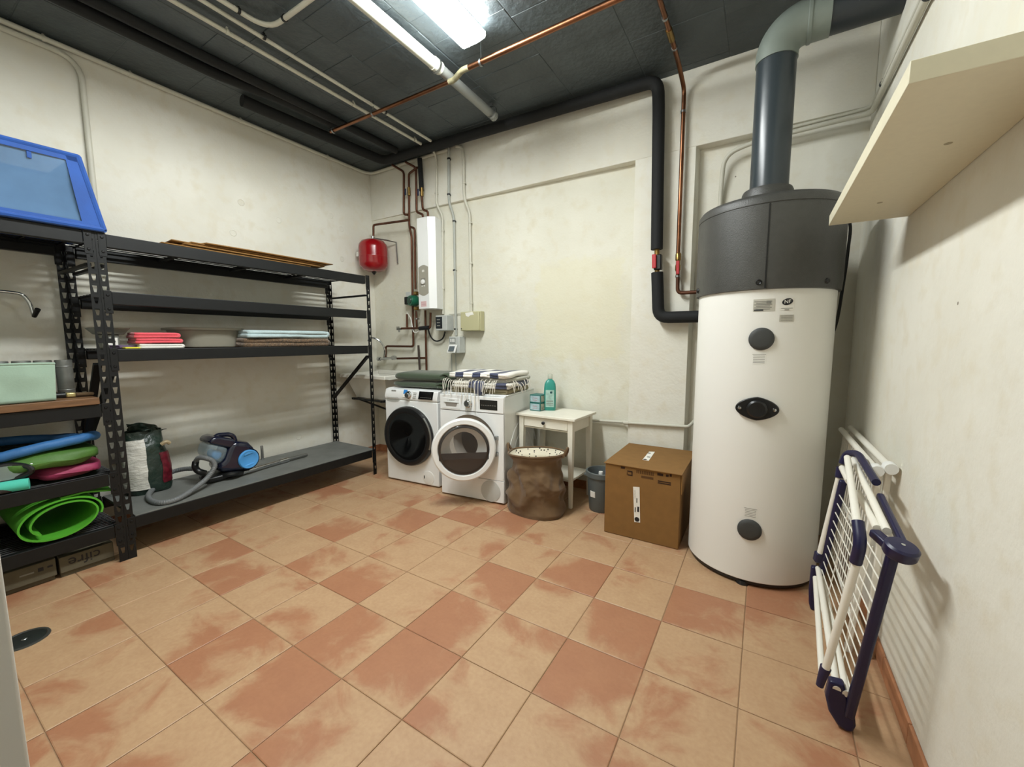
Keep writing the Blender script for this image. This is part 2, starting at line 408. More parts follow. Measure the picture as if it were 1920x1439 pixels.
for i in range(-8, 6):
    for j in range(-3, 8):
        x0, x1 = max(i * S, XL), min((i + 1) * S, XR); y0, y1 = max(j * S, YN + .0), min((j + 1) * S, 2.42)
        if x1 - x0 < .02 or y1 - y0 < .02: continue
        key = (round(x1 - x0, 4), round(y1 - y0, 4))
        if key not in TM: TM[key] = tile_mesh(*key)
        o = bpy.data.objects.new('tile', TM[key]); COL.objects.link(o)
        o.parent = fl; o.matrix_parent_inverse = WORLD[fl].inverted()
        o.location = ((x0 + x1) / 2, (y0 + y1) / 2, random.uniform(-.0006, .0006))
        o.color = (RED.get((i, j), random.choice((.15, .25, .3, .35, .45))), random.random(), random.random(), 1)
# walls
struct(MB().box(XL - .2, XL, -2.2, 2.7, -.1, ZC + .2).build('wall_left', M_WALL))
struct(MB().box(XR, XR + .2, -2.2, 2.7, -.1, ZC + .2).build('wall_right', M_WALL))
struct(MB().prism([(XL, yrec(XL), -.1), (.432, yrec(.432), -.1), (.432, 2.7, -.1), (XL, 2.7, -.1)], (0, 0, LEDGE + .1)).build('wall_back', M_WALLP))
struct(MB().box(.84, XR, 2.43, 2.7, -.1, LEDGE).build('wall_back_alcove', M_WALL))
struct(MB().box(XL, XR, YB, 2.7, LEDGE, ZC + .2).build('trim_1', M_WALL, bevel=.004))
struct(MB().prism([(.432, YB, -.1), (.852, YB, -.1), (.874, 2.45, -.1), (.432, 2.7, -.1)], (0, 0, LEDGE + .1)).build('trim_2', M_WALL))
# the wall with the doorway the photograph is taken from
DX0, DX1, DZ = 0.632, 1.72, 2.1
nw = MB(); nw.box(XL, DX0, -1.0, YN, -.1, ZC + .2); nw.box(DX1, XR, -1.0, YN, -.1, ZC + .2); nw.box(DX0, DX1, -1.0, YN, DZ, ZC + .2)
struct(nw.build('wall_front', M_WALL))
df = MB(); df.box(DX0, DX0 + .03, -1.02, YN + .015, 0, DZ); df.box(DX1 - .03, DX1, -1.02, YN + .015, 0, DZ); df.box(DX0, DX1, -1.02, YN + .015, DZ - .03, DZ)
struct(df.build('trim_3', mat('white_door_frame', 'd8d8d4', .5), bevel=.003))
struct(MB().box(XL, XR, -2.4, -2.2, -.1, ZC + .2).build('wall_hall', M_WALL))
# ceiling: dark painted slab of hollow blocks
ce = struct(MB().box(XL - .1, XR + .1, -2.2, 2.7, ZC, ZC + .2).build('ceiling', M_CEIL))
xs = [-2.53, -2.13, -1.60, -1.07, -.55, -.02, .51, 1.04, 1.57, 1.80]; ys0 = -.86
for a in range(len(xs) - 1):
    y = ys0 + (.07 if a % 2 else 0); k = 0
    while y < YB - .05:
        h = random.choice((.205, .21, .42, .21)); y1 = min(y + h, YB)
        if YB - y1 < .06: y1 = YB
        jx = [random.uniform(-.006, .006) for _ in range(4)]; zt = random.uniform(.001, .0045); b = .004
        x0, x1 = xs[a] + .002, xs[a + 1] - .002; z = ZC - zt
        q = [(x0 + jx[0] * .3, y + .0015, ZC), (x1 + jx[1] * .3, y + .0015 + jx[2] * .4, ZC), (x1 + jx[1] * .3, y1 - .0015, ZC), (x0 + jx[0] * .3, y1 - .0015 + jx[3] * .4, ZC)]
        cxy = Vector(((x0 + x1) / 2, (y + y1) / 2, 0))
        top = [Vector((p[0], p[1], z)) + (cxy - Vector((p[0], p[1], 0))).normalized() * b for p in q]
        MB().hexa(top + [Vector(p) for p in q]).build('ceiling_block', M_CEIL, ce, smooth=0)
        y = y1
# skirting tiles
def skirting(name, a, b, nrm, h=.078, t=.011):
    a = Vector(a); b = Vector(b); nrm = Vector(nrm); L = (b - a).length; d = (b - a).normalized(); n = max(1, round(L / S))
    root = struct(MB().prism([a, b, b + nrm * .003, a + nrm * .003], (0, 0, h - .004)).build(name, M_GROUT, smooth=0))
    for k in range(n):
        p = a + d * (L * k / n + .0015); q = a + d * (L * (k + 1) / n - .0015)
        MB().prism([p, q, q + nrm * t, p + nrm * t], (0, 0, h)).build('skirting_tile', M_SKIRT, root, smooth=0, bevel=.003)
skirting('baseboard_right', (XR, YN, 0), (XR, 2.42, 0), (-1, 0, 0))
skirting('baseboard_left', (XL, 2.34, 0), (XL, YN, 0), (1, 0, 0))
skirting('baseboard_back', (XL, yrec(XL), 0), (.432, yrec(.432), 0), (0, -1, 0))
skirting('baseboard_pillar', (.432, YB, 0), (.855, YB, 0), (0, -1, 0))

# ================================================================== LAMP
lp = thing('fluorescent_lamp', 'long ceiling lamp with ribbed clear cover, switched on', 'lamp', (-.265, .475, 3.06))
MB().box(-.33, -.20, -.29, 1.25, ZC - .045, ZC - .006).build('housing', M_WHITEP, lp, bevel=.004)
ml = bpy.data.materials.new('lit_diffuser'); ml.use_nodes = True; nt = ml.node_tree; b = nt.nodes['Principled BSDF']
b.inputs['Base Color'].default_value = (.9, .9, .9, 1); b.inputs['Emission Color'].default_value = (.965, 1.0, .99, 1); b.inputs['Emission Strength'].default_value = LAMP
ya, yb_ = -.31, 1.262
prof = [(-.355, 3.128), (-.35, 3.100), (-.318, 3.074), (-.212, 3.074), (-.18, 3.100), (-.175, 3.128)]
dm = MB(); n = len(prof)
dm.add([(x, ya + (.02 if z < 3.09 else 0), z) for x, z in prof] + [(x, yb_ - (.02 if z < 3.09 else 0), z) for x, z in prof], [(i, (i + 1) % n, n + (i + 1) % n, n + i) for i in range(n)])
dm.build('diffuser', ml, lp, smooth=0)
M_PRISM = mat('ribbed_clear_end', 'dfe6e6', .15, bump=(70, .9, .01))
for y, k in ((ya, .02), (yb_, -.02)):
    MB().add([(x, y + (k if z < 3.09 else 0), z) for x, z in prof], [tuple(range(n))]).build('cover_end', M_PRISM, lp, smooth=0, solid=.002)
    MB().box(-.358, -.172, y - .006, y + .006, 3.112, 3.132).build('end_clip', M_GREYP, lp, bevel=.002)

# ================================================================== STEEL RACKS
RX0, RX1 = -2.475, -1.86          # back and front of both racks
def post(root, x_out, y_out, sx, sy, h=1.915):
    """slotted angle post: two plates with keyhole slots"""
    mb = MB(); p = .0638; w = .039
    for (o, d) in ((Vector((x_out, y_out, 0)), Vector((0, sy, 0))), (Vector((x_out, y_out, 0)), Vector((sx, 0, 0)))):
        z = 0.0; k = 0
        def pt(a, zz): return o + d * a + Vector((0, 0, zz))
        def q(a0, a1, z0, z1): mb.add([pt(a0, z0), pt(a1, z0), pt(a1, z1), pt(a0, z1)], [(0, 1, 2, 3)])
        q(0, w, 0, .035); z = .035
        while z + p < h:
            c0, c1 = z + .014, z + .050          # slot bottom, top
            lo = (.014, .024); hi = (.008, .030)
            outer = [pt(0, z), pt(w, z), pt(w, z + p), pt(0, z + p)]; inner = [pt(lo[0], c0), pt(lo[1], c0), pt(hi[1], c1), pt(hi[0], c1)]
            mb.add(outer + inner, [(0, 1, 5, 4), (1, 2, 6, 5), (2, 3, 7, 6), (3, 0, 4, 7)])
            z += p
        q(0, w, z, h)
    return mb.build('post', M_RACK, root, smooth=0, solid=.0025)
def beam_y(root, x, y0, y1, z1, face, h=.073):
    """front or back beam along the wall, with riveted end plates"""
    mb = MB()
    d = -face * .030
    prof = [(x, z1), (x + d, z1), (x + d, z1 - .02), (x + d * 1.35, z1 - .02), (x + d * 1.35, z1 - h), (x, z1 - h)]
    mb.prism([(a, y0, c) for a, c in prof], (0, y1 - y0, 0))
    bm_ = mb.build('beam', M_RACK, root, smooth=0, bevel=.0035)
    for y, s in ((y0, 1), (y1, -1)):
        pl = MB().box(min(x, x + face * .004), max(x, x + face * .004), min(y, y - s * .034), max(y, y - s * .034), z1 - .125, z1 + .004)
        e = pl.build('end_plate', M_RACK, bm_, smooth=0, bevel=.0015)
        for zz in (z1 - .022, z1 - .1):
            MB().lathe([(0.0001, .0045), (.006, .0035), (.008, 0)], (x + face * .004, y - s * .017, zz), (face, 0, 0), 10).build('rivet', M_RACKDARK, bm_)
    return bm_
def beam_x(root, y, z1, x0=RX0 + .03, x1=RX1 - .02, h=.045):
    return MB().box(x0, x1, y - .012, y + .012, z1 - h, z1).build('side_beam', M_RACK, root, smooth=0, bevel=.002)
def wire_deck(root, y0, y1, z, pitch, wdt, flat=True):
    mb = MB(); x = RX0 + .05
    while x < RX1 - .03:
        if flat: mb.box(x, x + wdt, y0, y1, z - .004, z)
        else: mb.tube([(x, y0, z - wdt / 2), (x, y1, z - wdt / 2)], wdt / 2, 5)
        x += pitch
    y = y0 + .02
    while y < y1:
        mb.box(RX0 + .04, RX1 - .03, y, y + .008, z - .012, z - .004); y += (y1 - y0 - .05) / 4
    return stuff(mb.build('wire_deck', M_RACKDARK, root, smooth=0))
YA, YBk = -.119, 1.735            # long rack
ra = thing('steel_rack', 'tall black slotted steel rack with four wide levels along the left wall', 'shelving', ((RX0 + RX1) / 2, (YA + YBk) / 2, 0))
for x, sx in ((RX1, -1), (RX0, 1)):
    for y, sy in ((YA, 1), (YBk, -1)): post(ra, x, y, sx, sy)
LV = (1.908, 1.59, 1.262, .250)
for z in LV:
    beam_y(ra, RX1, YA + .045, YBk - .045, z, 1); beam_y(ra, RX0, YA + .045, YBk - .045, z, -1)
for z in (1.74, ):
    for y in (YA + .03, YBk - .03): beam_x(ra, y, z, h=.016)
for y in (YA + .03, YBk - .03):
    MB().bar((RX1 - .03, y, 1.16), (RX0 + .03, y, .72), .02, .03, (0, 1, 0)).build('diagonal_brace', M_RACKDARK, ra, smooth=0)
for z in LV[:3]:
    wire_deck(ra, YA + .01, YBk - .01, z - .003, .062, .026)
    for y in (.35, .82, 1.28): MB().box(RX0 + .03, RX1 - .03, y - .015, y + .015, z - .03, z - .016).build('cross_bar', M_RACKDARK, ra, smooth=0)
MB().box(RX0 + .012, RX1 - .004, YA + .05, YBk - .01, .238, .256).build('board', M_GREYB, ra, smooth=0, bevel=.002)
YC, YD = -.82, -.1205
rb = thing('steel_rack', 'black slotted steel rack at the left edge with a wooden shelf and a green mat', 'shelving', ((RX0 + RX1) / 2, (YC + YD) / 2, 0))
for x, sx in ((RX1, -1), (RX0, 1)):
    for y, sy in ((YC, 1), (YD, -1)): post(rb, x, y, sx, sy)
LV2 = (1.912, .952, .545, .228)
for z in LV2:
    beam_y(rb, RX1, YC + .045, YD - .045, z, 1); beam_y(rb, RX0, YC + .045, YD - .045, z, -1)
for z in (1.74, ): beam_x(rb, YD - .03, z, h=.016); beam_x(rb, YC + .03, z, h=.016)
MB().bar((RX1 - .03, YD - .035, 1.18), (RX0 + .1, YD - .035, .55), .02, .035, (0, 1, 0)).build('diagonal_brace', M_RACKDARK, rb, smooth=0)
wire_deck(rb, YC + .01, YD - .01, LV2[0] - .003, .062, .026)
for z in LV2[2:]: wire_deck(rb, YC + .01, YD - .01, z - .003, .03, .009, False)
MB().box(RX0 + .01, RX1 + .012, YC + .052, YD - .052, .954, .992).build('wooden_board', M_WOOD, rb, smooth=0, bevel=.003)

# ------------------------------------------------------------------ things on the racks
# flattened cardboard on top of the long rack
zc0 = 1.9165
cards = [(.20, 1.18, -2.38, -1.885, 0.000, .10), (.30, 1.24, -2.36, -1.875, .012, .06), (.24, 1.30, -2.40, -1.90, .022, .18), (.36, 1.33, -2.42, -1.895, .033, .03), (.42, 1.36, -2.44, -1.87, .046, -.08)]
looks = ['lowest', 'second from the bottom', 'middle', 'second from the top', 'topmost']
for k, (y0, y1, x0, x1, dz, bend) in enumerate(cards):
    mb = MB()
    def fn(i, j, y0=y0, y1=y1, x0=x0, x1=x1, dz=dz, bend=bend, k=k):
        y = y0 + (y1 - y0) * i; x = x0 + (x1 - x0) * j
        z = zc0 + dz + .012 * k * 0 + bend * .10 * (max(0, .35 - i)) ** 1.2 + .004 * math.sin(6 * j + k) * (1 - i) + .008 * math.sin(3 * i + k) * 0
        return Vector((x, y + .012 * math.sin(5 * j + 2 * k), z))
    mb.grid(fn, 16, 10)
    tag(mb.build('cardboard_sheet', M_CARD, None, solid=.007, smooth=20), 'flattened brown cardboard on top of the long rack, %s' % looks[k], 'cardboard', 'flattened cardboard on the rack')
# basin
zt = 1.264
bc = Vector((-2.20, .50, zt))
bs = thing('plastic_basin', 'grey oval plastic basin upside of pink cloths on the third rack level', 'basin', bc)
bs['label'] = 'wide grey plastic basin between pink cloths and folded bath mats'
def oval(prof, base, ax, ay, n=40):
    mb = MB(); vs = []; m = len(prof)
    for r, h in prof:
        for k in range(n):
            a = 2 * PI * k / n; c, s_ = math.cos(a), math.sin(a)
            vs.append(Vector(base) + Vector((math.copysign(abs(c) ** .6, c) * (ax + r), math.copysign(abs(s_) ** .6, s_) * (ay + r), h)))
    fs = [(i * n + k, i * n + (k + 1) % n, (i + 1) * n + (k + 1) % n, (i + 1) * n + k) for i in range(m - 1) for k in range(n)]
    fs.append(tuple(range(n))[::-1]); fs.append(tuple((m - 1) * n + k for k in range(n)))
    return mb.add(vs, fs)
oval([(-.05, 0), (-.035, .004), (-.012, .12), (0, .124), (0, .136), (-.016, .136), (-.045, .012), (-.06, .010)], bc, .19, .215).build('tub', mat('grey_basin', '8b887b', .5), bs)
rim = oval([(0, .122), (.014, .122), (.014, .137), (-.004, .139)], bc, .19, .215); rim.f = rim.f[:-2]; rim.build('rim', mat('grey_basin', '8b887b', .5), bs)
# folded cloths and mats on the same level
def folded(name, label, cat, c, sx, sy, layers, t, mt, rot=0.0, nz=.004, seed=1, group=None, over=0.0):
    """one folded cloth: a continuous sheet going back and forth"""
    mb = MB(); R = Matrix.Rotation(rot, 3, 'Z'); c = Vector(c); path = []
    hy = sx / 2
    for l in range(layers):
        z = t * (l + .5); a = -hy + .004 * l; b = hy - .006 * l
        if l % 2: a, b = b, a
        for k in range(9): path.append(Vector((a + (b - a) * k / 8, 0, z)))
        if l < layers - 1:
            s_ = 1 if b > 0 else -1
            for k in range(1, 6):
                an = -PI / 2 + PI * k / 6; path.append(Vector((b + s_ * math.cos(an) * t * .5, 0, z + t * .5 + math.sin(an) * t * .5)))
    def fn(i, j):
        f = i * (len(path) - 1); k = min(int(f), len(path) - 2); p = path[k].lerp(path[k + 1], f - k)
        e = (2 * j - 1); y = e * sy / 2 * (1 - .02 * math.sin(7 * p.x + p.z * 60))
        q = Vector((p.x, y, p.z - (abs(e) ** 6) * t * .12))
        q += mnoise.noise_vector(Vector((q.x * 6, q.y * 6, p.z * 25 + seed))) * nz
        q.z = max(q.z, t * .45 - .001)
        return c + R @ q
    mb.grid(fn, len(path), 14)
    o = mb.build(name, mt, None, solid=t * .93, smooth=60)
    if label: tag(o, label, cat, group)
    return o
M_PINK = mat('pink_microfibre', 'd9505c', .9, var=(20, .08), bump=(200, .3, .003), sheen=.3)
folded('pink_cloth', 'upper pink microfibre cloth folded on the third rack level', 'cloth', (-2.0, .135, zt + .064), .21, .21, 2, .017, M_PINK, PI / 2 - .1, seed=3, group='folded cleaning cloths')
folded('pink_cloth', 'lower pink microfibre cloth folded above a white cloth', 'cloth', (-2.0, .14, zt + .030), .215, .21, 2, .016, M_PINK, PI / 2 - .06, seed=5, group='folded cleaning cloths')
folded('white_cloth', 'white cloth folded under the two pink cloths', 'cloth', (-2.0, .145, zt + .0), .215, .21, 2, .014, mat('white_cotton', 'dcdad2', .95, bump=(150, .3, .003)), PI / 2, seed=8, group='folded cleaning cloths')
folded('purple_cloth', 'flat purple cloth beside the pink cloths', 'cloth', (-1.99, -.008, zt), .10, .10, 2, .010, mat('purple_cloth', '5c4c66', .95), .2, seed=9, nz=.002, group='folded cleaning cloths')
tag(MB().box(-1.93, -1.87, -.035, .035, zt, zt + .008).build('yellow_sponge', mat('yellow_sponge', 'd6cf3e', .9), bevel=.002), 'thin yellow sponge cloth at the front edge of the third rack level', 'sponge')
# small grey metal box with a label behind the post
kb = thing('hand_scale', 'grey box with round label and tilted tray behind the rack post', 'scale', (-2.1, -.055, zt))
MB().box(-2.15, -2.04, -.092, -.012, zt, zt + .085).build('body', mat('grey_metal_paint', '6f7068', .5), kb, bevel=.006)
MB().hexa([(-2.17, -.10, zt + .085), (-2.03, -.10, zt + .085), (-2.03, .01, zt + .085), (-2.17, .01, zt + .085), (-2.19, -.13, zt + .125), (-2.01, -.13, zt + .125), (-2.01, .035, zt + .125), (-2.19, .035, zt + .125)]).build('tray', mat('grey_metal_paint', '6f7068', .5), kb, bevel=.003)
MB().box(-2.0405, -2.0385, -.066, -.022, zt + .02, zt + .065).build('label_plate', M_LABEL, kb)
MB().lathe([(.0001, .001), (.012, .001)], (-2.0385, -.044, zt + .042), (1, 0, 0), 16).build('dial', M_INKB, kb)
# folded bath mats
folded('bath_mat', 'brown shaggy bath mat folded under the light blue one', 'mat', (-2.13, .975, zt), .66, .40, 2, .033, mat('brown_shag', '6b5237', .98, var=(60, .45), bump=(140, 1.0, .012), sheen=.4), PI / 2, seed=11, nz=.006, group='folded bath mats')
folded('bath_mat', 'light blue bath mat folded on top of the brown one', 'mat', (-2.12, .985, zt + .070), .64, .40, 2, .029, mat('pale_blue_cotton', 'a9bcbf', .95, var=(9, .1), bump=(90, .4, .006), sheen=.4), PI / 2, seed=14, nz=.007, group='folded bath mats')

# potting soil bag
ZD = .257
sb = thing('soil_bag', 'open soil bag of white, dark green and red plastic beside the vacuum hose', 'bag', (-2.34, .135, ZD))
M_SOILG = mat('dark_green_film', '1f3029', .3, var=(8, .25), bump=(24, .5, .02)); M_SOILW = mat('white_film', 'cfcdc4', .35, var=(14, .12), bump=(30, .5, .015), vscale=(1, 1, 2.5)); M_SOILR = mat('red_print', '5d1522', .35, var=(30, .5), bump=(24, .3, .015))
outl = [(.055, .0), (.06, .12), (.065, .22), (.068, .30), (.064, .36), (.055, .42)]
def bagpt(a, h, seed=2):
    prof = [(0, .115, .105), (.03, .125, .115), (.15, .128, .115), (.25, .12, .10), (.32, .105, .085), (.38, .10, .06), (.43, .10, .045)]
    for k in range(len(prof) - 1):
        if prof[k][0] <= h <= prof[k + 1][0]:
            t = (h - prof[k][0]) / (prof[k + 1][0] - prof[k][0]); ry = prof[k][1] * (1 - t) + prof[k + 1][1] * t; rx = prof[k][2] * (1 - t) + prof[k + 1][2] * t; break
    c, s_ = math.cos(a), math.sin(a)
    p = Vector((-2.34 + math.copysign(abs(c) ** .7, c) * rx, .135 + math.copysign(abs(s_) ** .7, s_) * ry, ZD + h))
    return p + mnoise.noise_vector(p * 11 + Vector((seed, 0, 0))) * .010 + mnoise.noise_vector(p * 26) * .004
mb = MB()
mb.grid(lambda i, j: bagpt(2 * PI * i, .43 * j), 48, 24, cu=True); mb.build('film', M_SOILG, sb, smooth=70)
def patch(a0, a1, h0, h1, mt, name, off=.0035):
    q = MB()
    def fn(i, j):
        a = a0 + (a1 - a0) * i; h = h0 + (h1 - h0) * j; p = bagpt(a, h); c0 = Vector((-2.34, .135, p.z)); return p + (p - c0).normalized() * off
    q.grid(fn, 12, 16); q.build(name, mt, sb, smooth=70)
patch(-1.6, -.08, .035, .375, M_SOILW, 'white_panel'); patch(.30, 1.35, .06, .27, M_SOILR, 'red_panel')
fp = MB()   # the flopped open top
fp.grid(lambda i, j: Vector((-2.34 + .075 * math.cos(PI * (1.1 * i - .55)) * (1 - .4 * j) - .02 * j, .08 + .20 * i * (.75 + .35 * j) - .02, ZD + .425 + .055 * j * (1 - .9 * i) + .02 * math.sin(5 * i))) + mnoise.noise_vector(Vector((i * 4, j * 4, 2))) * .018, 18, 8)
fp.build('folded_top', M_SOILG, sb, smooth=70, solid=.003)
MB().tube(spline([(-2.235, .20, ZD + .33), (-2.225, .225, ZD + .345), (-2.23, .245, ZD + .33)], 5), .013, 8).build('clip', mat('beige_clip', 'a89878', .5), sb)

# vacuum cleaner
zz = lambda x, y: (360 + x / 8, 800 + y / 8)
vc = thing('vacuum_cleaner', 'navy bagless vacuum cleaner with bright blue wheels and grey hose', 'vacuum cleaner', (-2.16, .6, ZD))
M_NAVG = mat('glossy_navy', '11162b', .18, coat=.5); M_BLUEW = mat('bright_blue_plastic', '4b97d8', .4); M_CLEAR = mat('smoky_clear_plastic', '8fa3ad', .1, alpha=.42, spec=.6); M_HOSE = mat('grey_hose', '6d7071', .5)
XV0, XV1 = -2.27, -2.06
def prof_x(pix, x0, x1, name, mt, bev=.02, xp=None, par=None):
    pts = [gx(*zz(*q), xp if xp is not None else x1) for q in pix]
    return MB().prism([(x0, p.y, p.z) for p in pts], (x1 - x0, 0, 0)).build(name, mt, par or vc, smooth=50, bevel=bev, seg=4)
prof_x([(470, 690), (395, 640), (440, 560), (500, 500), (560, 330), (600, 245), (680, 225), (860, 240), (935, 310), (985, 400), (992, 500), (960, 590), (880, 640), (740, 675), (600, 700)], XV0, XV1, 'body', M_NAVG, .035)
prof_x([(215, 430), (275, 255), (560, 320), (520, 470), (455, 560), (330, 575)], XV0 + .02, XV1 - .01, 'dust_canister', M_CLEAR, .04)
prof_x([(290, 440), (330, 350), (470, 385), (450, 460), (400, 520), (330, 500)], XV0 + .06, XV1 - .05, 'filter', M_BLUEW, .02)
prof_x([(262, 262), (300, 175), (395, 150), (640, 190), (680, 250), (590, 335)], XV0 + .015, XV1 - .005, 'canister_lid', M_NAVG, .03)
hd = fillet([gx(*zz(300, 215), -2.12), gx(*zz(375, 128), -2.12), gx(*zz(560, 118), -2.12), gx(*zz(625, 150), -2.12), gx(*zz(650, 235), -2.12)], .05, 6)
MB().tube(hd, .017, 10).build('handle', M_NAVG, vc)
wc = gx(*zz(845, 490), XV1)
wh = MB().lathe([(.0001, .012), (.045, .012), (.055, .018), (.068, .02), (.074, .012), (.074, -.01)], (XV1 - .004, wc.y, wc.z), (1, 0, 0), 36).build('wheel', M_BLUEW, vc)
for s_ in (-1, 1):
    MB().bar((XV1 + .01, wc.y - .034, wc.z + s_ * .047 - .006), (XV1 + .01, wc.y + .034, wc.z + s_ * .047 + .006), .008, .016, (0, 0, 1)).build('spoke_rib', M_BLUEW, wh, bevel=.003)
MB().lathe([(.074, -.01), (.084, .004), (.088, -.03), (.0001, -.03)], (XV1 - .006, wc.y, wc.z), (1, 0, 0), 36).build('wheel_arch', M_NAVG, vc)
MB().lathe([(.0001, -.012), (.068, -.02), (.074, -.012), (.074, .01)], (XV0 + .004, wc.y, wc.z), (1, 0, 0), 30).build('wheel', M_BLUEW, vc)
prof_x([(705, 250), (770, 238), (850, 245), (875, 270), (800, 285), (720, 278)], XV0 + .07, XV1 - .04, 'power_pedal', M_BLUEW, .008)
MB().box(XV0 + .03, XV1 - .02, wc.y - .27, wc.y + .02, ZD + .012, ZD + .05).build('base', M_BLACK, vc, bevel=.012)
MB().lathe([(.0001, -.02), (.03, -.02), (.034, 0), (.03, .02), (.0001, .02)], ((XV0 + XV1) / 2, wc.y - .25, ZD + .034), (1, 0, 0), 18).build('castor', M_BLACK, vc)
h = [gz(370, 879, .36), gz(345, 880, .345), gz(322, 886, .325), gz(303, 899, .30), gz(287, 917, .282), gz(278, 931, .274), gz(287, 941, .272), gz(308, 943, .272), gz(335, 935, .275), gz(368, 914, .30), gz(390, 895, .34), gz(402, 876, .40), gz(399, 865, .44), gz(387, 860, .46), gz(373, 859, .455), gz(367, 866, .42)]
hp = spline(h, 22)
MB().tube(hp, .0165, 10, rf=lambda t: .0165 + .0012 * math.sin(t * 620)).build('hose', M_HOSE, vc)
MB().tube(spline([gz(367, 866, .42), gz(366, 876, .385), gz(372, 884, .36), gz(385, 888, .335)], 5), .022, 12).build('hose_connector', M_BLACK, vc)
MB().tube(spline([gz(402, 898, .275), gz(425, 891, .30), gz(440, 889, .30), gz(453, 887, .285)], 6), .019, 10).build('wand_grip', M_BLACK, vc)
MB().cyl(gz(453, 887, .285), gz(526, 866, .278), .0165, 16).build('wand', M_CHROME, vc)
MB().cyl(gz(524, 866.5, .278), gz(540, 862, .278), .0205, 16).build('wand_collar', M_CHROME, vc)
MB().cyl(gz(540, 862, .278), gz(575, 853, .275), .0145, 16).build('wand_extension', M_STEEL, vc)
# metal pin standing at the back of the shelf
pn = gz(490, 857, .257)
tag(MB().lathe([(.0001, 0), (.016, 0), (.016, .004), (.011, .006), (.011, .115), (.009, .12), (.0001, .12)], (-2.44, pn.y - .03, ZD), (0, 0, 1), 16).build('metal_pin', M_STEEL), 'short dark metal pin standing behind the vacuum cleaner', 'pin')

# blue mesh bin on the left rack
bx = thing('mesh_bin', 'bright blue fabric bin with pale mesh side on top of the left rack', 'bin', (-2.1, -.42, 1.913))
B0 = [Vector((-1.845, -.80, 1.926)), Vector((-1.845, -.082, 1.926)), Vector((-2.42, -.10, 1.926)), Vector((-2.42, -.80, 1.926))]
B1 = [Vector((-1.87, -.74, 2.285)), Vector((-1.865, -.150, 2.295)), Vector((-2.36, -.165, 2.295)), Vector((-2.36, -.74, 2.285))]
M_MESH = mat('pale_blue_mesh', '587a9f', .8, alpha=.75, var=(6, .1), bump=(300, .2, .002))
def edge(a, b, r, name='edge_binding', rf=None):
    MB().tube(spline([a, a.lerp(b, .33) + Vector((0, 0, 0)), a.lerp(b, .66), b], 4), r, 8).build(name, M_BLUEF, bx)
for k in range(4):
    edge(B0[k], B0[(k + 1) % 4], .014); edge(B1[k], B1[(k + 1) % 4], .013); edge(B0[k], B1[k], .014)
def panel(k, name, mt, inset, thick=.002):
    a, b, c, d = B0[k], B0[(k + 1) % 4], B1[(k + 1) % 4], B1[k]
    nrm = (b - a).cross(d - a).normalized()
    MB().grid(lambda i, j: (a.lerp(b, inset + (1 - 2 * inset) * i)).lerp(d.lerp(c, inset + (1 - 2 * inset) * i), inset + (1 - 2 * inset) * j) - nrm * .03 * math.sin(PI * i) * math.sin(PI * j) + mnoise.noise_vector(Vector((i * 3, j * 5, k))) * .006, 14, 10).build(name, mt, bx, solid=thick, smooth=60)
panel(0, 'mesh_side', M_MESH, .0); panel(1, 'fabric_side', M_BLUEF, .0); panel(2, 'mesh_side', M_MESH, .0)
MB().grid(lambda i, j: B0[0].lerp(B0[1], i).lerp(B0[3].lerp(B0[2], i), j) + Vector((0, 0, .004)), 4, 4).build('bottom', M_BLUEF, bx, solid=.003)
# wide blue border strips of the mesh side
a, b, c, d = B0[0], B0[1], B1[1], B1[0]; off = Vector((.004, 0, 0))
MB().prism([b + off, b.lerp(a, .115) + off, c.lerp(d, .09) + off, c + off], (.003, 0, 0)).build('border_strip', M_BLUEF, bx)
MB().prism([a + off, b + off, b.lerp(c, .075) + off, a.lerp(d, .075) + off], (.003, 0, 0)).build('border_strip', M_BLUEF, bx)
MB().prism([d + off, c + off, c.lerp(b, .09) + off, d.lerp(a, .09) + off], (.003, 0, 0)).build('border_strip', M_BLUEF, bx)
MB().box(-1.868, -1.862, -.335, -.318, 2.225, 2.285).build('loop', M_BLUEF, bx, bevel=.002)

# chrome hook on the left wall
hk = thing('chrome_hook', 'bent chrome hook bar fixed to the wall behind the left rack', 'hook', (-2.5, -.40, 1.46))
pts = [Vector((-2.46, -.62, 1.60)), gx(0, 546, -2.45), gx(42, 551, -2.45), gx(56, 568, -2.45), gx(64, 594, -2.45)]
MB().tube(fillet(pts, .05, 8), .0095, 12).build('bar', M_CHROME, hk)
MB().cyl(gx(64, 594, -2.45), gx(71, 580, -2.41), .011, 12, .013).build('tip', M_BLACK, hk)
MB().cyl((-2.53, -.6, 1.60), (-2.455, -.6, 1.60), .012, 12).build('wall_mount', M_CHROME, hk)

# mint fabric box, cans and brush on the wooden shelf
ZW = .993
mt_ = thing('fabric_box', 'mint green open fabric box on the wooden shelf', 'box', (-2.02, -.56, ZW))
def mbx(i, j):
    # i around, j up
    P0 = [Vector((-1.872, -.80, 0)), Vector((-1.872, -.325, 0)), Vector((-2.15, -.325, 0)), Vector((-2.15, -.80, 0))]
    f = i * 4; k = int(f) % 4; p = P0[k].lerp(P0[(k + 1) % 4], f - int(f)); cc = Vector((-2.01, -.56, 0))
    p = cc + (p - cc) * (1 + .04 * (j - 1))
    q = Vector((p.x, p.y, ZW + .003 + .185 * j + .012 * math.sin(9 * i) * j))
    e = abs((f % 1) - .5) * 2
    return q + mnoise.noise_vector(q * 8) * .016 * math.sin(PI * min(j, .98)) * (1 - e ** 4)
MB().grid(mbx, 64, 14, cu=True).build('sides', M_MINT, mt_, solid=.006, smooth=50)
MB().tube([mbx(k / 64, 1.0) + Vector((0, 0, .0)) for k in range(64)], .007, 6, closed=True).build('hem', M_MINT, mt_)
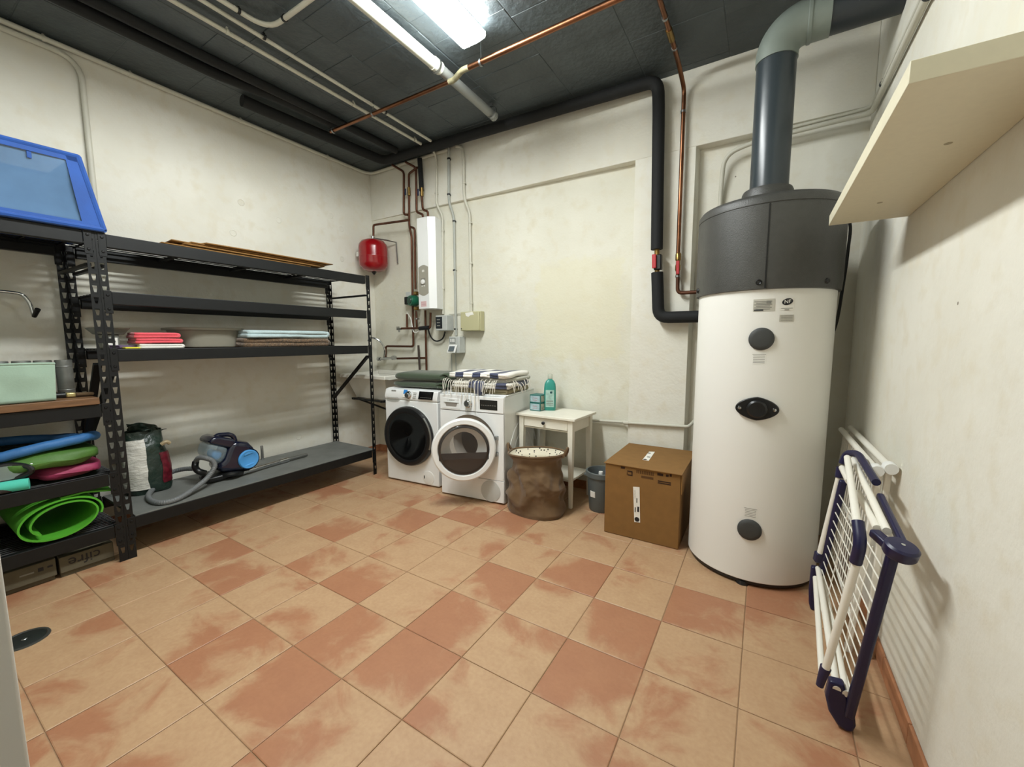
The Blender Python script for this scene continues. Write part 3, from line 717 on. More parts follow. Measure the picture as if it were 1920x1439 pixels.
MB().box(-2.14, -1.88, -.79, -.335, ZW + .002, ZW + .008).build('bottom', M_MINT, mt_)
where = ['nearest the rack post', 'second from the rack post', 'third from the rack post', 'mostly hidden behind the mint box']
for k, (x, y) in enumerate(((-2.19, -.232), (-2.20, -.312), (-2.21, -.39), (-2.22, -.47))):
    t = thing('tin_can', 'grey tin can on the wooden shelf, %s' % where[k], 'can', (x, y, ZW), 0, 'tin cans on the wooden shelf')
    MB().lathe([(.0001, 0), (.035, 0), (.036, .002), (.0365, .2), (.0355, .206), (.034, .206), (.034, .2), (.0001, .2)], (x, y, ZW), n=28).build('can_body', M_ALU, t)
    for hh in (.03, .168): MB().lathe([(.0366, hh - .003), (.0378, hh), (.0366, hh + .003)], (x, y, ZW), n=28).build('ridge', M_ALU, t)
pb = thing('paint_brush', 'flat paint brush with black handle lying on the wooden shelf', 'brush', (-2.0, -.23, ZW))
P_ = lambda t: Vector((-1.985, -.36, ZW + .018)).lerp(Vector((-1.99, -.165, ZW + .012)), t)
MB().tube([P_(-.1), P_(.1), P_(.32), P_(.42)], .014, 12, rf=lambda t: .009 + .008 * t).build('handle', M_BLACK, pb)
MB().bar(P_(.42), P_(.62), .046, .026).build('ferrule', mat('pale_brass_ferrule', 'c9b983', .35, metal=.8), pb, bevel=.006)
MB().bar(P_(.62), P_(1.0), .044, .018).build('bristles', mat('brown_bristles', '5e4a33', .95, var=(120, .4), vscale=(12, 1, 12)), pb, bevel=.006)

# soft things on the level below: swim bags, armbands, straps
ZM = .546
def soft(name, label, cat, fn, nu, nv, mt, solid=.006, cu=False, group=None, parent=None):
    o = MB().grid(fn, nu, nv, cu=cu).build(name, mt, parent, solid=solid, smooth=70)
    if label: tag(o, label, cat, group)
    return o
def cushion(name, label, c, sx, sy, sz, mt, seed, tilt=0, group=None, nz=.012, cat='bag', wr=.008):
    mb = MB()
    def sp(x, p): return math.copysign(abs(x) ** p, x)
    def fn(i, j):
        a = 2 * PI * i; b_ = -PI / 2 + PI * j; cb = max(0.0, math.cos(b_)) ** .55
        x = sx / 2 * sp(math.cos(a), .5) * cb; y = sy / 2 * sp(math.sin(a), .5) * cb; z = sz / 2 * sp(math.sin(b_), .8)
        p = Vector((x, y, z + tilt * y)) + mnoise.noise_vector(Vector((x * 9 + seed, y * 7, z * 12))) * nz
        p.z += wr * math.sin(z * 150 + 14 * y + seed) * cb
        p.z = max(p.z, -sz / 2 + tilt * y * 0)
        return Vector(c) + p + Vector((0, 0, sz / 2))
    mb.grid(fn, 40, 22, cu=True)
    return tag(mb.build(name, mt, None, smooth=80), label, cat, group)
M_SB = mat('sky_blue_nylon', '2f67a0', .6, var=(7, .15), bump=(40, .3, .01)); M_SG = mat('grass_green_nylon', '466d2a', .6, var=(7, .2), bump=(40, .3, .01)); M_SP = mat('pink_nylon', '983458', .6, var=(7, .15), bump=(40, .3, .01))
cushion('pink_bag', 'pink nylon bag under the green one on the left rack', (-2.08, -.30, ZM + .002), .36, .27, .075, M_SP, 4, group='nylon swim bags')
cushion('green_bag', 'grass green crumpled nylon bag between blue and pink ones', (-2.06, -.37, ZM + .078), .38, .40, .085, M_SG, 9, group='nylon swim bags', nz=.014)
# blue bag with open dark mouth
bb = thing('blue_bag', 'sky blue nylon bag with dark open mouth, topmost on the left rack', 'bag', (-2.08, -.40, ZM + .16), 0, 'nylon swim bags')
def ringp(a, r, z): return Vector((-2.08 + .17 * r * math.copysign(abs(math.cos(a)) ** .7, math.cos(a)), -.40 + .235 * r * math.copysign(abs(math.sin(a)) ** .7, math.sin(a)), z + .02 * math.sin(2 * a)))
MB().tube([ringp(2 * PI * k / 48, 1.0, ZM + .198) + mnoise.noise_vector(Vector((k * .3, 0, 0))) * .012 for k in range(48)], .026, 10, closed=True).build('padded_rim', M_SB, bb, smooth=70)
MB().grid(lambda i, j: ringp(2 * PI * i, .95 - .2 * j, ZM + .18 - .0 * j) + Vector((0, 0, -.012 * j)) + mnoise.noise_vector(Vector((i * 9, j * 3, 1))) * .006, 40, 6, cu=True).build('inside', mat('dark_lining', '14201a', .9), bb, smooth=70)
MB().grid(lambda i, j: ringp(2 * PI * i, .75 * (1 - j) + .001, ZM + .168) + mnoise.noise_vector(Vector((i * 4, j * 5, 3))) * .012, 30, 8, cu=True).build('mesh_floor', mat('dark_lining', '14201a', .9), bb, smooth=70)
# dive mask and pool noodle
dk = thing('swim_mask', 'black swim mask with clear lens beside the turquoise foam tube', 'mask', (-1.9, -.52, ZM + .06))
MB().tube([Vector((-1.885 + .02 * math.cos(2 * t), -.535 + .085 * math.cos(t), ZM + .10 + .038 * math.sin(t))) for t in [2 * PI * k / 28 for k in range(28)]], .013, 8, closed=True).build('skirt', M_BLACK, dk)
MB().grid(lambda i, j: Vector((-1.888, -.535 + .083 * (1 - j) * math.cos(2 * PI * i), ZM + .10 + .036 * (1 - j) * math.sin(2 * PI * i))), 24, 4, cu=True).build('lens', mat('clear_lens', 'a8b8b4', .05, alpha=.5), dk, smooth=80)
MB().tube(spline([(-1.90, -.46, ZM + .11), (-1.95, -.43, ZM + .13), (-2.0, -.47, ZM + .14), (-1.99, -.58, ZM + .13)], 6), .009, 6).build('strap', M_BLACK, dk)
MB().bar((-1.885, -.455, ZM + .125), (-1.885, -.43, ZM + .115), .02, .02).build('buckle', M_CHROME, dk, bevel=.004)
ft = thing('foam_tube', 'turquoise foam tube end lying at the front of the left rack', 'foam tube', (-1.88, -.55, ZM))
MB().tube([(-1.93, -.72, ZM + .03), (-1.90, -.58, ZM + .03), (-1.872, -.462, ZM + .03)], .029, 20, cap=False).build('tube', mat('turquoise_foam', '4fc4ae', .8), ft)
MB().lathe([(.029, 0), (.008, 0), (.008, -.03)], (-1.872, -.462, ZM + .03), (.23, .97, 0), 20).build('tube_end', mat('turquoise_foam', '4fc4ae', .8), ft)
tag(MB().slab((-1.885, -.60, ZM + .013), .05, .17, .026, 0, nz=.006).build('dark_strap', mat('dark_brown_webbing', '2b2320', .9)), 'dark rolled strap in front of the turquoise foam tube', 'strap')

# rolled green mat on the lowest level: a spiral sheet, its end towards the room
ZL = .228
gm = thing('foam_mat', 'lime green foam mat rolled up on the lowest left shelf', 'mat', (-2.15, -.36, ZL))
sp_ = []
# re-parametrise so that the sheet ends in a straight tail at upper right
sp_ = []
for k in range(120):
    t = k / 119; a = PI * 1.18 + t * (3.35 * PI)
    r = .74 + .26 * min(1.0, max(0.0, (t - .12) / .5))
    # decreasing angle: clockwise unrolling from the inside out
    aa = PI * 1.25 - (a - PI * 1.18)
    sp_.append((-.362 + .158 * r * math.cos(aa), ZL + .1185 + .103 * r * math.sin(aa) + .04 * r * math.cos(aa) * .35))
tail = [(-.24, ZL + .218), (-.16, ZL + .185)]
th = .0085
mb = MB(); x0, x1 = -2.40, -1.868; nS = len(sp_)
inn, out = [], []
for k in range(nS):
    p = Vector((sp_[k][0], sp_[k][1], 0)); q = Vector((sp_[min(k + 1, nS - 1)][0], sp_[min(k + 1, nS - 1)][1], 0)); o_ = Vector((sp_[max(k - 1, 0)][0], sp_[max(k - 1, 0)][1], 0))
    t = (q - o_).normalized(); nn = Vector((-t.y, t.x, 0)) * (th / 2); inn.append(p + nn); out.append(p - nn)
ring = [(x1, p.x, p.y) for p in inn] + [(x1, p.x, p.y) for p in out] + [(x0, p.x, p.y) for p in inn] + [(x0, p.x, p.y) for p in out]
fs = []
for k in range(nS - 1):
    fs += [(k, k + 1, nS + k + 1, nS + k), (2 * nS + k, 3 * nS + k, 3 * nS + k + 1, 2 * nS + k + 1), (k, 2 * nS + k, 2 * nS + k + 1, k + 1), (nS + k, nS + k + 1, 3 * nS + k + 1, 3 * nS + k)]
fs += [(0, nS, 3 * nS, 2 * nS), (nS - 1, 3 * nS - 1, 4 * nS - 1, 2 * nS - 1)]
mb.add(ring, fs); mb.build('sheet', M_GREENM, gm, smooth=40)
MB().prism([(-1.875, -.36, ZL + .226), (-1.875, -.27, ZL + .232), (-1.885, -.155, ZL + .205), (-2.38, -.13, ZL + .235), (-2.38, -.36, ZL + .245)], (0, 0, th)).build('sheet_end', M_GREENM, gm, smooth=0)

# tile cartons on the floor under the left rack
M_CTN = mat('grey_brown_carton', '5a5443', .9, var=(12, .12))
ca = thing('tile_carton', 'low carton marked cifre upside down on the floor under the left rack', 'carton', (-2.1, -.28, 0))
MB().box(-2.40, -1.925, -.385, -.165, .0, .026).build('lower_tray', M_CTN, ca, bevel=.003)
MB().box(-2.40, -1.912, -.388, -.168, .028, .118).build('carton_body', M_CTN, ca, bevel=.003)
text('lettering', 'cifre', .075, (-1.911, -.29, .078), (0, -1, 0), (0, 0, -1), M_INKB, ca)
cb_ = thing('tile_carton', 'low carton with small black marks beside the one marked cifre', 'carton', (-2.1, -.61, 0))
MB().box(-2.40, -1.935, -.80, -.405, .0, .026).build('lower_tray', M_CTN, cb_, bevel=.003)
MB().box(-2.40, -1.915, -.80, -.400, .028, .125).build('carton_body', M_CTN, cb_, bevel=.003)
MB().box(-1.915, -1.914, -.466, -.446, .078, .098).build('printed_mark', M_INKB, cb_)
MB().box(-1.915, -1.914, -.432, -.412, .085, .095).build('printed_mark', M_INKB, cb_)
MB().box(-1.915, -1.914, -.53, -.48, .08, .088).build('printed_mark', M_INKG, cb_)
# floor drain
dr = thing('drain_cover', 'round dark drain cover set in the floor tiles', 'drain', (-1.372, -.60, 0))
MB().lathe([(.0001, .004), (.062, .004), (.066, .002), (.066, .0)], (-1.372, -.60, .0008), n=40).build('lid', mat('dark_metal_lid', '1e2220', .5), dr)
MB().lathe([(.067, .002), (.069, .005), (.077, .004), (.079, 0)], (-1.372, -.60, .0005), n=40).build('ring', mat('dark_grey_ring', '3a3b38', .45), dr)
MB().lathe([(.0001, .0065), (.008, .006), (.010, .004)], (-1.372, -.60, .001), n=16).build('screw', M_STEEL, dr)

# ================================================================== WASHING MACHINE AND DRYER
def local(root):
    """builder whose coordinates are local to the thing: x right, y depth, z up"""
    W_ = WORLD[root]
    class L(MB):
        def build(s, *a, **k):
            s.v = [W_ @ p for p in s.v]; return MB.build(s, *a, **k)
    def pt(*p): return W_ @ Vector(p)
    return L, pt
def ltext(root, name, body, size, o, mt, parent=None, **k):
    W_ = WORLD[root]; R = W_.to_3x3()
    return text(name, body, size, W_ @ Vector(o), R @ Vector((1, 0, 0)), Vector((0, 0, 1)), mt, parent or root, **k)
M_DISP = mat('black_display', '0b0c0d', .15, coat=.4)
wm = thing('washing_machine', 'white washing machine with large black round door beside the rack', 'washing machine', (-1.655, 1.695, 0), math.radians(5))
L, pt = local(wm)
body = L().box(0, .60, .0, .59, .012, .768).build('body', M_WHITE, wm, bevel=.008, seg=3)
L().prism([(0.0, .0, .772), (0.0, .59, .772), (0.0, .59, .872), (0.0, .05, .872), (0.0, .012, .862), (0.0, -.008, .80)], (.60, 0, 0)).build('control_panel', M_WHITE, wm, bevel=.006, seg=3)
L().box(.004, .596, .004, .58, .766, .774).build('panel_seam', M_GREYP, wm)
for x in (.06, .54):
    for y in (.06, .52): L().cyl((x, y, 0), (x, y, .02), .022, 12).build('foot', M_BLACK, wm)
def pface(z): return -.008 + (z - .80) * (.020 / .062) - .002
dcx, dcz = .285, .447
door = L().lathe([(.27, .0), (.272, -.03), (.262, -.05), (.235, -.056), (.215, -.048)], (dcx, 0, dcz), (0, 1, 0), 64).build('door', M_BLACK, wm)
L().lathe([(.216, -.048), (.19, -.044), (.12, -.030), (.0001, -.022)], (dcx, 0, dcz), (0, 1, 0), 64).build('door_glass', M_GLASSD, door)
L().tube([(dcx + .268 * math.cos(a), -.045 + .0 * a, dcz + .268 * math.sin(a)) for a in [(-.35 + 1.1 * k / 20) for k in range(21)]], .008, 8).build('door_handle', M_STEEL, door)
L().lathe([(.276, .002), (.274, -.006), (.268, -.006)], (dcx, 0, dcz), (0, 1, 0), 64).build('door_ring', M_GREYP, wm)
kn = L().lathe([(.034, .0), (.034, -.008), (.026, -.012), (.025, -.03), (.022, -.033), (.0001, -.033)], (.287, pface(.822), .822), (0, 1, 0), 28).build('program_knob', M_CHROME, wm)
L().lathe([(.0001, -.034), (.017, -.034)], (.287, pface(.822), .822), (0, 1, 0), 20).build('knob_face', M_DGREY, kn)
def onpanel(x0, x1, z0, z1, name, mt, t=.002, par=None):
    return L().hexa([(x0, pface(z0) - t, z0), (x1, pface(z0) - t, z0), (x1, pface(z0) + .004, z0), (x0, pface(z0) + .004, z0), (x0, pface(z1) - t, z1), (x1, pface(z1) - t, z1), (x1, pface(z1) + .004, z1), (x0, pface(z1) + .004, z1)]).build(name, mt, par or wm)
ds = onpanel(.40, .555, .792, .860, 'display', M_DISP)
for k in range(6): onpanel(.425 + .02 * k, .437 + .02 * k, .806, .809, 'display_mark', M_INKG, .0026, ds)
onpanel(.222, .262, .828, .864, 'blue_sticker', mat('blue_sticker', '2b7fc9', .5))
onpanel(.222, .262, .800, .827, 'sticker_text', M_LABEL)
for k in range(5): onpanel(.075 + .0115 * k, .084 + .0115 * k, .846, .857 if k % 2 else .853, 'maker_name', M_INKG)
onpanel(.03, .17, .786, .789, 'small_print', M_INKG)
for k in range(4): onpanel(.335, .37, .80 + .014 * k, .8025 + .014 * k, 'small_print', M_INKG)
dp = L().prism([(.012 + .165 * (.5 - .5 * math.cos(PI * k / 10)), -.001, .766 - .022 * math.sin(PI * k / 10)) for k in range(11)], (0, .004, 0)).build('drawer_grip', M_GREYP, wm)
L().lathe([(.062, .0), (.062, -.003), (.058, -.004), (.0001, -.004)], (.485, 0, .082), (0, 1, 0), 32).build('filter_cover', M_WHITEP, wm)
L().box(.436, .446, -.005, -.003, .07, .098).build('filter_notch', M_DGREY, wm)

dy = thing('tumble_dryer', 'white tumble dryer with round door standing ajar, right of the washing machine', 'tumble dryer', (-.958, 1.670, 0), math.radians(6))
L, pt = local(dy)
# front face with a round opening
ocx, ocz, orr = .292, .472, .238
bd = L(); bd.box(0, .60, .02, .60, .012, .872)
bd.build('body', M_WHITE, dy, bevel=.006, seg=3) if False else None
sh = L()                      # shell: sides, top, bottom, back (front left open for the drum)
sh.box(0, .012, .012, .60, .012, .865); sh.box(.588, .60, .012, .60, .012, .865); sh.box(.012, .588, .012, .60, .853, .865); sh.box(.012, .588, .012, .60, .012, .024); sh.box(.012, .588, .588, .60, .024, .853)
sh.build('body', M_WHITE, dy, smooth=0)
tp = L().box(-.002, .602, .03, .605, .866, .878).build('top_panel', M_WHITE, dy, bevel=.004)
fr = L(); K = 64; vs = []; fs = []
for k in range(K):
    a = 2 * PI * k / K; c, s_ = math.cos(a), math.sin(a)
    vs.append((ocx + orr * c, 0, ocz + orr * s_))
    # outer rectangle point in the same direction
    t = min((.598 - ocx) / c if c > 1e-6 else 9, (.002 - ocx) / c if c < -1e-6 else 9, (.733 - ocz) / s_ if s_ > 1e-6 else 9, (.197 - ocz) / s_ if s_ < -1e-6 else 9)
    vs.append((ocx + t * c, 0, ocz + t * s_))
corner = {}
for k in range(K):
    j = (k + 1) % K; fs.append((2 * k, 2 * k + 1, 2 * j + 1, 2 * j))
fr.add(vs, fs)
for (x, z) in ((.598, .733), (.002, .733), (.002, .197), (.598, .197)):
    ks = sorted(range(K), key=lambda k: (vs[2 * k + 1][0] - x) ** 2 + (vs[2 * k + 1][2] - z) ** 2)
    best = [k for k in ks if (abs(vs[2 * k + 1][0] - x) < 1e-4 or abs(vs[2 * k + 1][2] - z) < 1e-4)][:2]
    fr.add([vs[2 * best[0] + 1], (x, 0, z), vs[2 * best[1] + 1]], [(0, 1, 2)])
fr.build('front_panel', M_WHITE, dy, smooth=0, solid=.003)
L().lathe([(orr, -.002), (orr - .004, .01), (orr - .03, .03), (orr - .05, .035), (orr - .05, .16)], (ocx, 0, ocz), (0, 1, 0), 64).build('door_recess', mat('warm_grey_plastic', 'aaa49a', .5), dy)
L().lathe([(orr - .05, .16), (orr - .02, .18), (orr + .02, .50), (.0001, .55)], (ocx, 0, ocz), (0, 1, 0), 48).build('drum', M_STEEL, dy)
cp = L().box(.002, .598, -.004, .03, .737, .866).build('control_panel', M_WHITE, dy, bevel=.005, seg=3)
lw = L().box(.002, .598, -.001, .012, .014, .193).build('lower_panel', M_WHITE, dy, bevel=.003)
for x in (.06, .54): L().cyl((x, .06, 0), (x, .06, .016), .022, 12).build('foot', M_BLACK, dy)
vt = L().lathe([(.088, 0), (.088, -.004), (.084, -.005), (.0001, -.005)], (.478, 0, .10), (0, 1, 0), 40).build('vent_cover', mat('light_grey_mesh', 'bfc1bd', .6, bump=(400, .6, .002)), dy)
kn = L().lathe([(.036, -.002), (.036, -.012), (.028, -.016), (.027, -.034), (.023, -.037), (.0001, -.037)], (.283, 0, .802), (0, 1, 0), 28).build('program_knob', M_CHROME, dy)
L().lathe([(.0001, -.038), (.017, -.038)], (.283, 0, .802), (0, 1, 0), 20).build('knob_face', M_DGREY, kn)
ds = L().box(.388, .545, -.0065, -.002, .762, .840).build('display', M_DISP, dy, bevel=.001)
for k in range(7): L().box(.398 + .02 * k, .411 + .02 * k, -.0072, -.006, .795, .799).build('display_mark', M_INKG, ds)
wd = L().box(.03, .20, -.0065, -.002, .748, .835).build('water_drawer', M_WHITE, dy, bevel=.003)
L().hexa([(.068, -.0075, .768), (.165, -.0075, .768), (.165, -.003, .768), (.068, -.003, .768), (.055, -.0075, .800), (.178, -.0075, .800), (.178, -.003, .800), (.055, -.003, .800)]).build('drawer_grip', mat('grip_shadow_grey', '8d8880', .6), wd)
L().box(.045, .19, -.012, -.004, .799, .805).build('grip_lip', M_GREYP, wd, bevel=.002)
ltext(dy, 'lettering', 'BOSCH', .016, (.123, -.0066, .818), M_INKG, wd)
L().lathe([(.0065, -.0070), (.005, -.0070)], (.083, 0, .818), (0, 1, 0), 16).build('logo_ring', M_INKG, wd)
# embossed arcs on the right side
for r in (.16, .24, .33):
    L().tube([(.601, .36 + r * math.cos(a) * .9, .26 + r * math.sin(a) * 1.15) for a in [PI * .12 + PI * .76 * k / 24 for k in range(25)]], .0045, 6).build('side_rib', M_WHITE, dy)
# the door, hinged on the right and swung out
ang = math.radians(33); hx, hy_ = .540, -.022
def dpt(x, y, z):            # closed-door coordinates (hinge at x=0) -> swung
    c, s_ = math.cos(ang), math.sin(ang)
    return Vector((hx + x * c - y * (-s_) * -1 * 0 + y * s_ * 1.0 * 0 + (-(-y)) * 0 + y * s_ * 0, 0, z)) if False else Vector((hx + x * c - y * s_ * -1 * -1, hy_ + x * s_ + y * c, z))
class DL(MB):
    def build(s, *a, **k):
        s.v = [WORLD[dy] @ dpt(*p) for p in s.v]; return MB.build(s, *a, **k)
RR = .250
door = DL().lathe([(.188, -.006), (.196, -.022), (.205, -.034), (.236, -.034), (.247, -.026), (.25, -.01), (.246, .0), (.188, .0)], (-RR, 0, ocz - .006), (0, 1, 0), 72).build('door', M_WHITE, dy)
gm_ = bpy.data.materials.new('tinted_door_glass'); gm_.use_nodes = True; b = gm_.node_tree.nodes['Principled BSDF']
b.inputs['Base Color'].default_value = (.12, .10, .09, 1); b.inputs['Roughness'].default_value = .04; b.inputs['Alpha'].default_value = .25; b.inputs['Coat Weight'].default_value = .4
DL().lathe([(.196, -.022), (.19, -.03), (.10, -.036), (.0001, -.038)], (-RR, 0, ocz - .006), (0, 1, 0), 64).build('door_glass', gm_, door)
# dark lower segment and rim of the glass
q = []
for k in range(25):
    a = -PI + PI * .0 + (PI) * k / 24
    a = -PI + .12 + (PI - .24) * k / 24
    q.append((-RR + .193 * math.cos(a), -.025, ocz - .006 + .193 * math.sin(a)))
for k in range(9):
    t = k / 8; x = .1925 * math.cos(.12) * (1 - 2 * t); q.append((-RR + x, -.033, ocz - .03 - .062 + .02 * math.cos(2.2 * (t - .5)) * 1.0))
DL().prism(q, (0, .006, 0)).build('dark_lower_glass', mat('brown_black_glass', '2c2826', .2, coat=.4), door, smooth=0)
DL().lathe([(.198, -.024), (.188, -.033), (.176, -.0345), (.176, -.030), (.19, -.02)], (-RR, 0, ocz - .006), (0, 1, 0), 64).build('dark_glass_rim', mat('brown_black_glass', '2c2826', .2, coat=.4), door)
DL().lathe([(.188, 0), (.165, .03), (.12, .055), (.11, .056), (.15, .028), (.18, -.01)], (-RR, 0, ocz + .01), (0, 1, 0), 56).build('inner_bowl', M_WHITEP, door)
DL().box(-RR - .06, -RR + .13, .02, .05, ocz - .085, ocz - .06).build('inner_ledge', M_WHITEP, door, bevel=.008)
for zh in (.40, .53): L().box(.528, .552, -.03, .006, zh, zh + .03).build('hinge', M_STEEL, dy, bevel=.002)

# ------------------------------------------------------------------ cloths on the machines
for lab_, c_, sz_, rt_, sd_ in (('lower dark green fleece blanket folded flat on the washing machine', (-1.345, 1.95, .874), (.60, .36, .066), 5, 3), ('upper dark green fleece blanket, thicker and lying on the flat one', (-1.32, 1.945, .938), (.60, .35, .088), 8, 6)):
    bl = thing('green_blanket', lab_, 'blanket', c_, math.radians(rt_), 'green fleece blankets'); L, pt = local(bl)
    L().slab((0, 0, sz_[2] / 2), sz_[0], sz_[1], sz_[2], 0, e=3.2, nz=.007, seed=sd_, n=56, m=16).build('folded_fleece', M_OLIVE, bl, smooth=80)
    cur = [Vector((.20, 0, sz_[2] * .52)), Vector((.26, 0, sz_[2] * .86)), Vector((.305, 0, sz_[2] * .74)), Vector((.315, 0, sz_[2] * .45)), Vector((.285, 0, sz_[2] * .30)), Vector((.23, 0, sz_[2] * .36))]
    cur = spline(cur, 4)
    L().grid(lambda i, j: cur[min(int(i * (len(cur) - 1) + .5), len(cur) - 1)] + Vector((0, (j - .5) * sz_[1] * .97, 0)), len(cur), 4).build('fold', M_OLIVE, bl, solid=.014, smooth=80)
M_STR = stripe_mat('navy_white_stripes', 'e9e6de', '3f4660', 0, 6.2, .47, .12)
M_STR2 = stripe_mat('grey_white_stripes', 'd9d6cc', '4a4f66', 0, 4.2, .4, .3)
M_SAND = mat('sand_cotton', '8d8468', .95, var=(30, .1), bump=(150, .3, .003))
M_FR = mat('white_fringe', 'dcd7ca', .95)
rd = math.radians(6)
tw = []
tw.append(folded('striped_towel', 'sand coloured towel folded at the bottom of the pile on the dryer', 'towel', (-.665, 1.985, .879), .50, .42, 2, .022, M_SAND, rd, seed=31, nz=.006, group='folded fringed towels'))
tw.append(folded('striped_towel', 'fringed navy and white towel in the middle of the dryer pile', 'towel', (-.64, 1.965, .925), .50, .44, 2, .022, M_STR2, rd + .05, seed=35, nz=.013, group='folded fringed towels'))
tw.append(folded('striped_towel', 'grey white towel near the top of the dryer pile', 'towel', (-.635, 1.985, .971), .48, .40, 2, .018, mat('pale_grey_cotton', 'b9b8ae', .95, var=(12, .1), bump=(120, .3, .004)), rd - .04, seed=37, nz=.008, group='folded fringed towels'))
tw.append(folded('striped_towel', 'navy and white striped towel folded on top of the dryer pile', 'towel', (-.66, 1.955, 1.009), .52, .42, 2, .022, M_STR, rd, seed=39, nz=.014, group='folded fringed towels'))
# fringe of knotted tassels hanging over the dryer front
Rz = Matrix.Rotation(rd, 3, 'Z')
rnd = random.Random(5)
for k in range(26):
    t = k / 25; x = -.29 + .50 * t
    base = Vector((-.66, 1.955, 0)) + Rz @ Vector((x, -.222 + rnd.uniform(-.006, .006), 0)); base.z = .985 + rnd.uniform(-.012, .01)
    ln = rnd.uniform(.085, .12); 
    if .38 < t < .72: ln = rnd.uniform(.15, .25)
    fw = Vector((.12, -1, 0)).normalized()
    sway = rnd.uniform(-.025, .02)
    pts = [base + fw * -.01, base + fw * .02 + Vector((0, 0, .004)), base + fw * .045 + Vector((sway * .3, 0, -.03)), base + fw * .055 + Vector((sway, 0, -ln))]
    MB().tube(spline(pts, 5), .0028, 6, rf=lambda u: .0016 + (.0016 if .45 < u < .55 else 0) + .0008 * u).build('tassel', M_FR, tw[3])
for k in range(9):
    t = k / 8; base = Vector((-.64, 1.965, 0)) + Rz @ Vector((.262, -.17 + .34 * t, 0)); base.z = .965 + .02 * math.sin(9 * t)
    sway = rnd.uniform(-.02, .02)
    MB().tube(spline([base + Vector((-.02, 0, .005)), base + Vector((.01, 0, 0)), base + Vector((.028, sway * .5, -.03)), base + Vector((.034, sway, -.07))], 4), .0028, 6).build('tassel', M_FR, tw[1])
# a hanging striped corner between the tassels
MB().grid(lambda i, j: Vector((-.66, 1.955, 0)) + Rz @ Vector((-.02 + .12 * i * (1 - .35 * j) + .03 * j, -.232 - .018 * math.sin(PI * j) - .012 * i, 0)) + Vector((0, 0, .985 - .115 * j * (1 - .25 * abs(i - .5)))), 10, 8).build('hanging_corner', stripe_mat('navy_cloth', '3f4660', '565d76', 0, 9, .5), tw[3], solid=.004)

# ================================================================== SIDE TABLE AND THINGS ON IT
M_TBL = mat('white_painted_wood', 'e4e0d2', .45, var=(12, .03))
tb = thing('side_table', 'white wooden side table with one drawer and low shelf', 'table', (-.11, 2.14, 0), math.radians(-3))
L, pt = local(tb)
L().box(-.27, .27, -.205, .205, .695, .715).build('table_top', M_TBL, tb, bevel=.003)
for sx in (-1, 1):
    for sy in (-1, 1):
        x, y = sx * .222, sy * .165
        a, b_ = .022, .0125; dx, dy_ = -sx * .0, 0
        L().hexa([(x - b_ + sx * .006, y - b_ + sy * .004, 0), (x + b_ + sx * .006, y - b_ + sy * .004, 0), (x + b_ + sx * .006, y + b_ + sy * .004, 0), (x - b_ + sx * .006, y + b_ + sy * .004, 0), (x - a, y - a, .695), (x + a, y - a, .695), (x + a, y + a, .695), (x - a, y + a, .695)]).build('leg', M_TBL, tb, smooth=0, bevel=.0015)
for sx in (-1, 1): L().box(sx * .222 - .009, sx * .222 + .009, -.145, .145, .60, .695).build('apron', M_TBL, tb, smooth=0)
L().box(-.2, .2, .158, .174, .60, .695).build('apron', M_TBL, tb, smooth=0)
L().box(-.2, .2, -.168, -.15, .597, .606).build('drawer_rail', M_TBL, tb, smooth=0)
dw = L().box(-.197, .197, -.183, -.165, .612, .690).build('drawer', M_TBL, tb, bevel=.003)
L().box(-.19, .19, -.165, .14, .615, .66).build('drawer_box', M_TBL, dw, smooth=0)
L().lathe([(.0055, 0), (.0055, -.012), (.014, -.018), (.014, -.024), (.009, -.029), (.0001, -.029)], (-.005, -.183, .655), (0, 1, 0), 20).build('knob', M_BLACK, dw)
L().box(-.225, .225, -.165, .165, .205, .222).build('low_shelf', M_TBL, tb, bevel=.002)
# detergent bottle
zt_ = .7155; bp_ = gz(1031, 769, zt_)
bt = thing('detergent_bottle', 'turquoise detergent bottle with clear cap on the white side table', 'bottle', (bp_.x, bp_.y, zt_), math.radians(25))
L, pt = local(bt)
def ovl(prof, n=36):
    mb = L(); vs = []
    for rx, ry, h_ in prof:
        for k in range(n):
            a = 2 * PI * k / n; c, s_ = math.cos(a), math.sin(a); vs.append((math.copysign(abs(c) ** .55, c) * rx, math.copysign(abs(s_) ** .55, s_) * ry, h_))
    m = len(prof); fs = [(i * n + k, i * n + (k + 1) % n, (i + 1) * n + (k + 1) % n, (i + 1) * n + k) for i in range(m - 1) for k in range(n)]
    fs += [tuple(range(n))[::-1], tuple((m - 1) * n + k for k in range(n))]; return mb.add(vs, fs)
ovl([(.046, .034, 0), (.05, .037, .006), (.051, .038, .12), (.05, .037, .19), (.046, .034, .225), (.034, .026, .25), (.02, .018, .262), (.018, .018, .268)]).build('flask', M_TEAL, bt)
L().lathe([(.0001, .266), (.019, .266), (.021, .27), (.021, .305), (.019, .308), (.0001, .308)], (0, 0, 0), n=24).build('cap', mat('clear_cap', 'cfd2c4', .2, alpha=.55), bt)
L().box(-.036, .036, -.0395, -.036, .03, .175).build('label', mat('pale_teal_label', '9fc0b6', .5, var=(30, .2)), bt, bevel=.001)
L().box(-.0535, -.049, -.024, .02, .03, .155).build('side_label', mat('pale_teal_label', '9fc0b6', .5, var=(30, .2)), bt, bevel=.001)
for k, (h0, h1) in enumerate(((.078, .086), (.060, .066), (.046, .051))): L().box(-.03, .028, -.0405, -.039, h0, h1).build('label_print', M_INKG, bt)
L().box(-.055, -.0530, -.02, .016, .075, .081).build('label_print', mat('dark_teal_ink', '16484c', .5), bt)
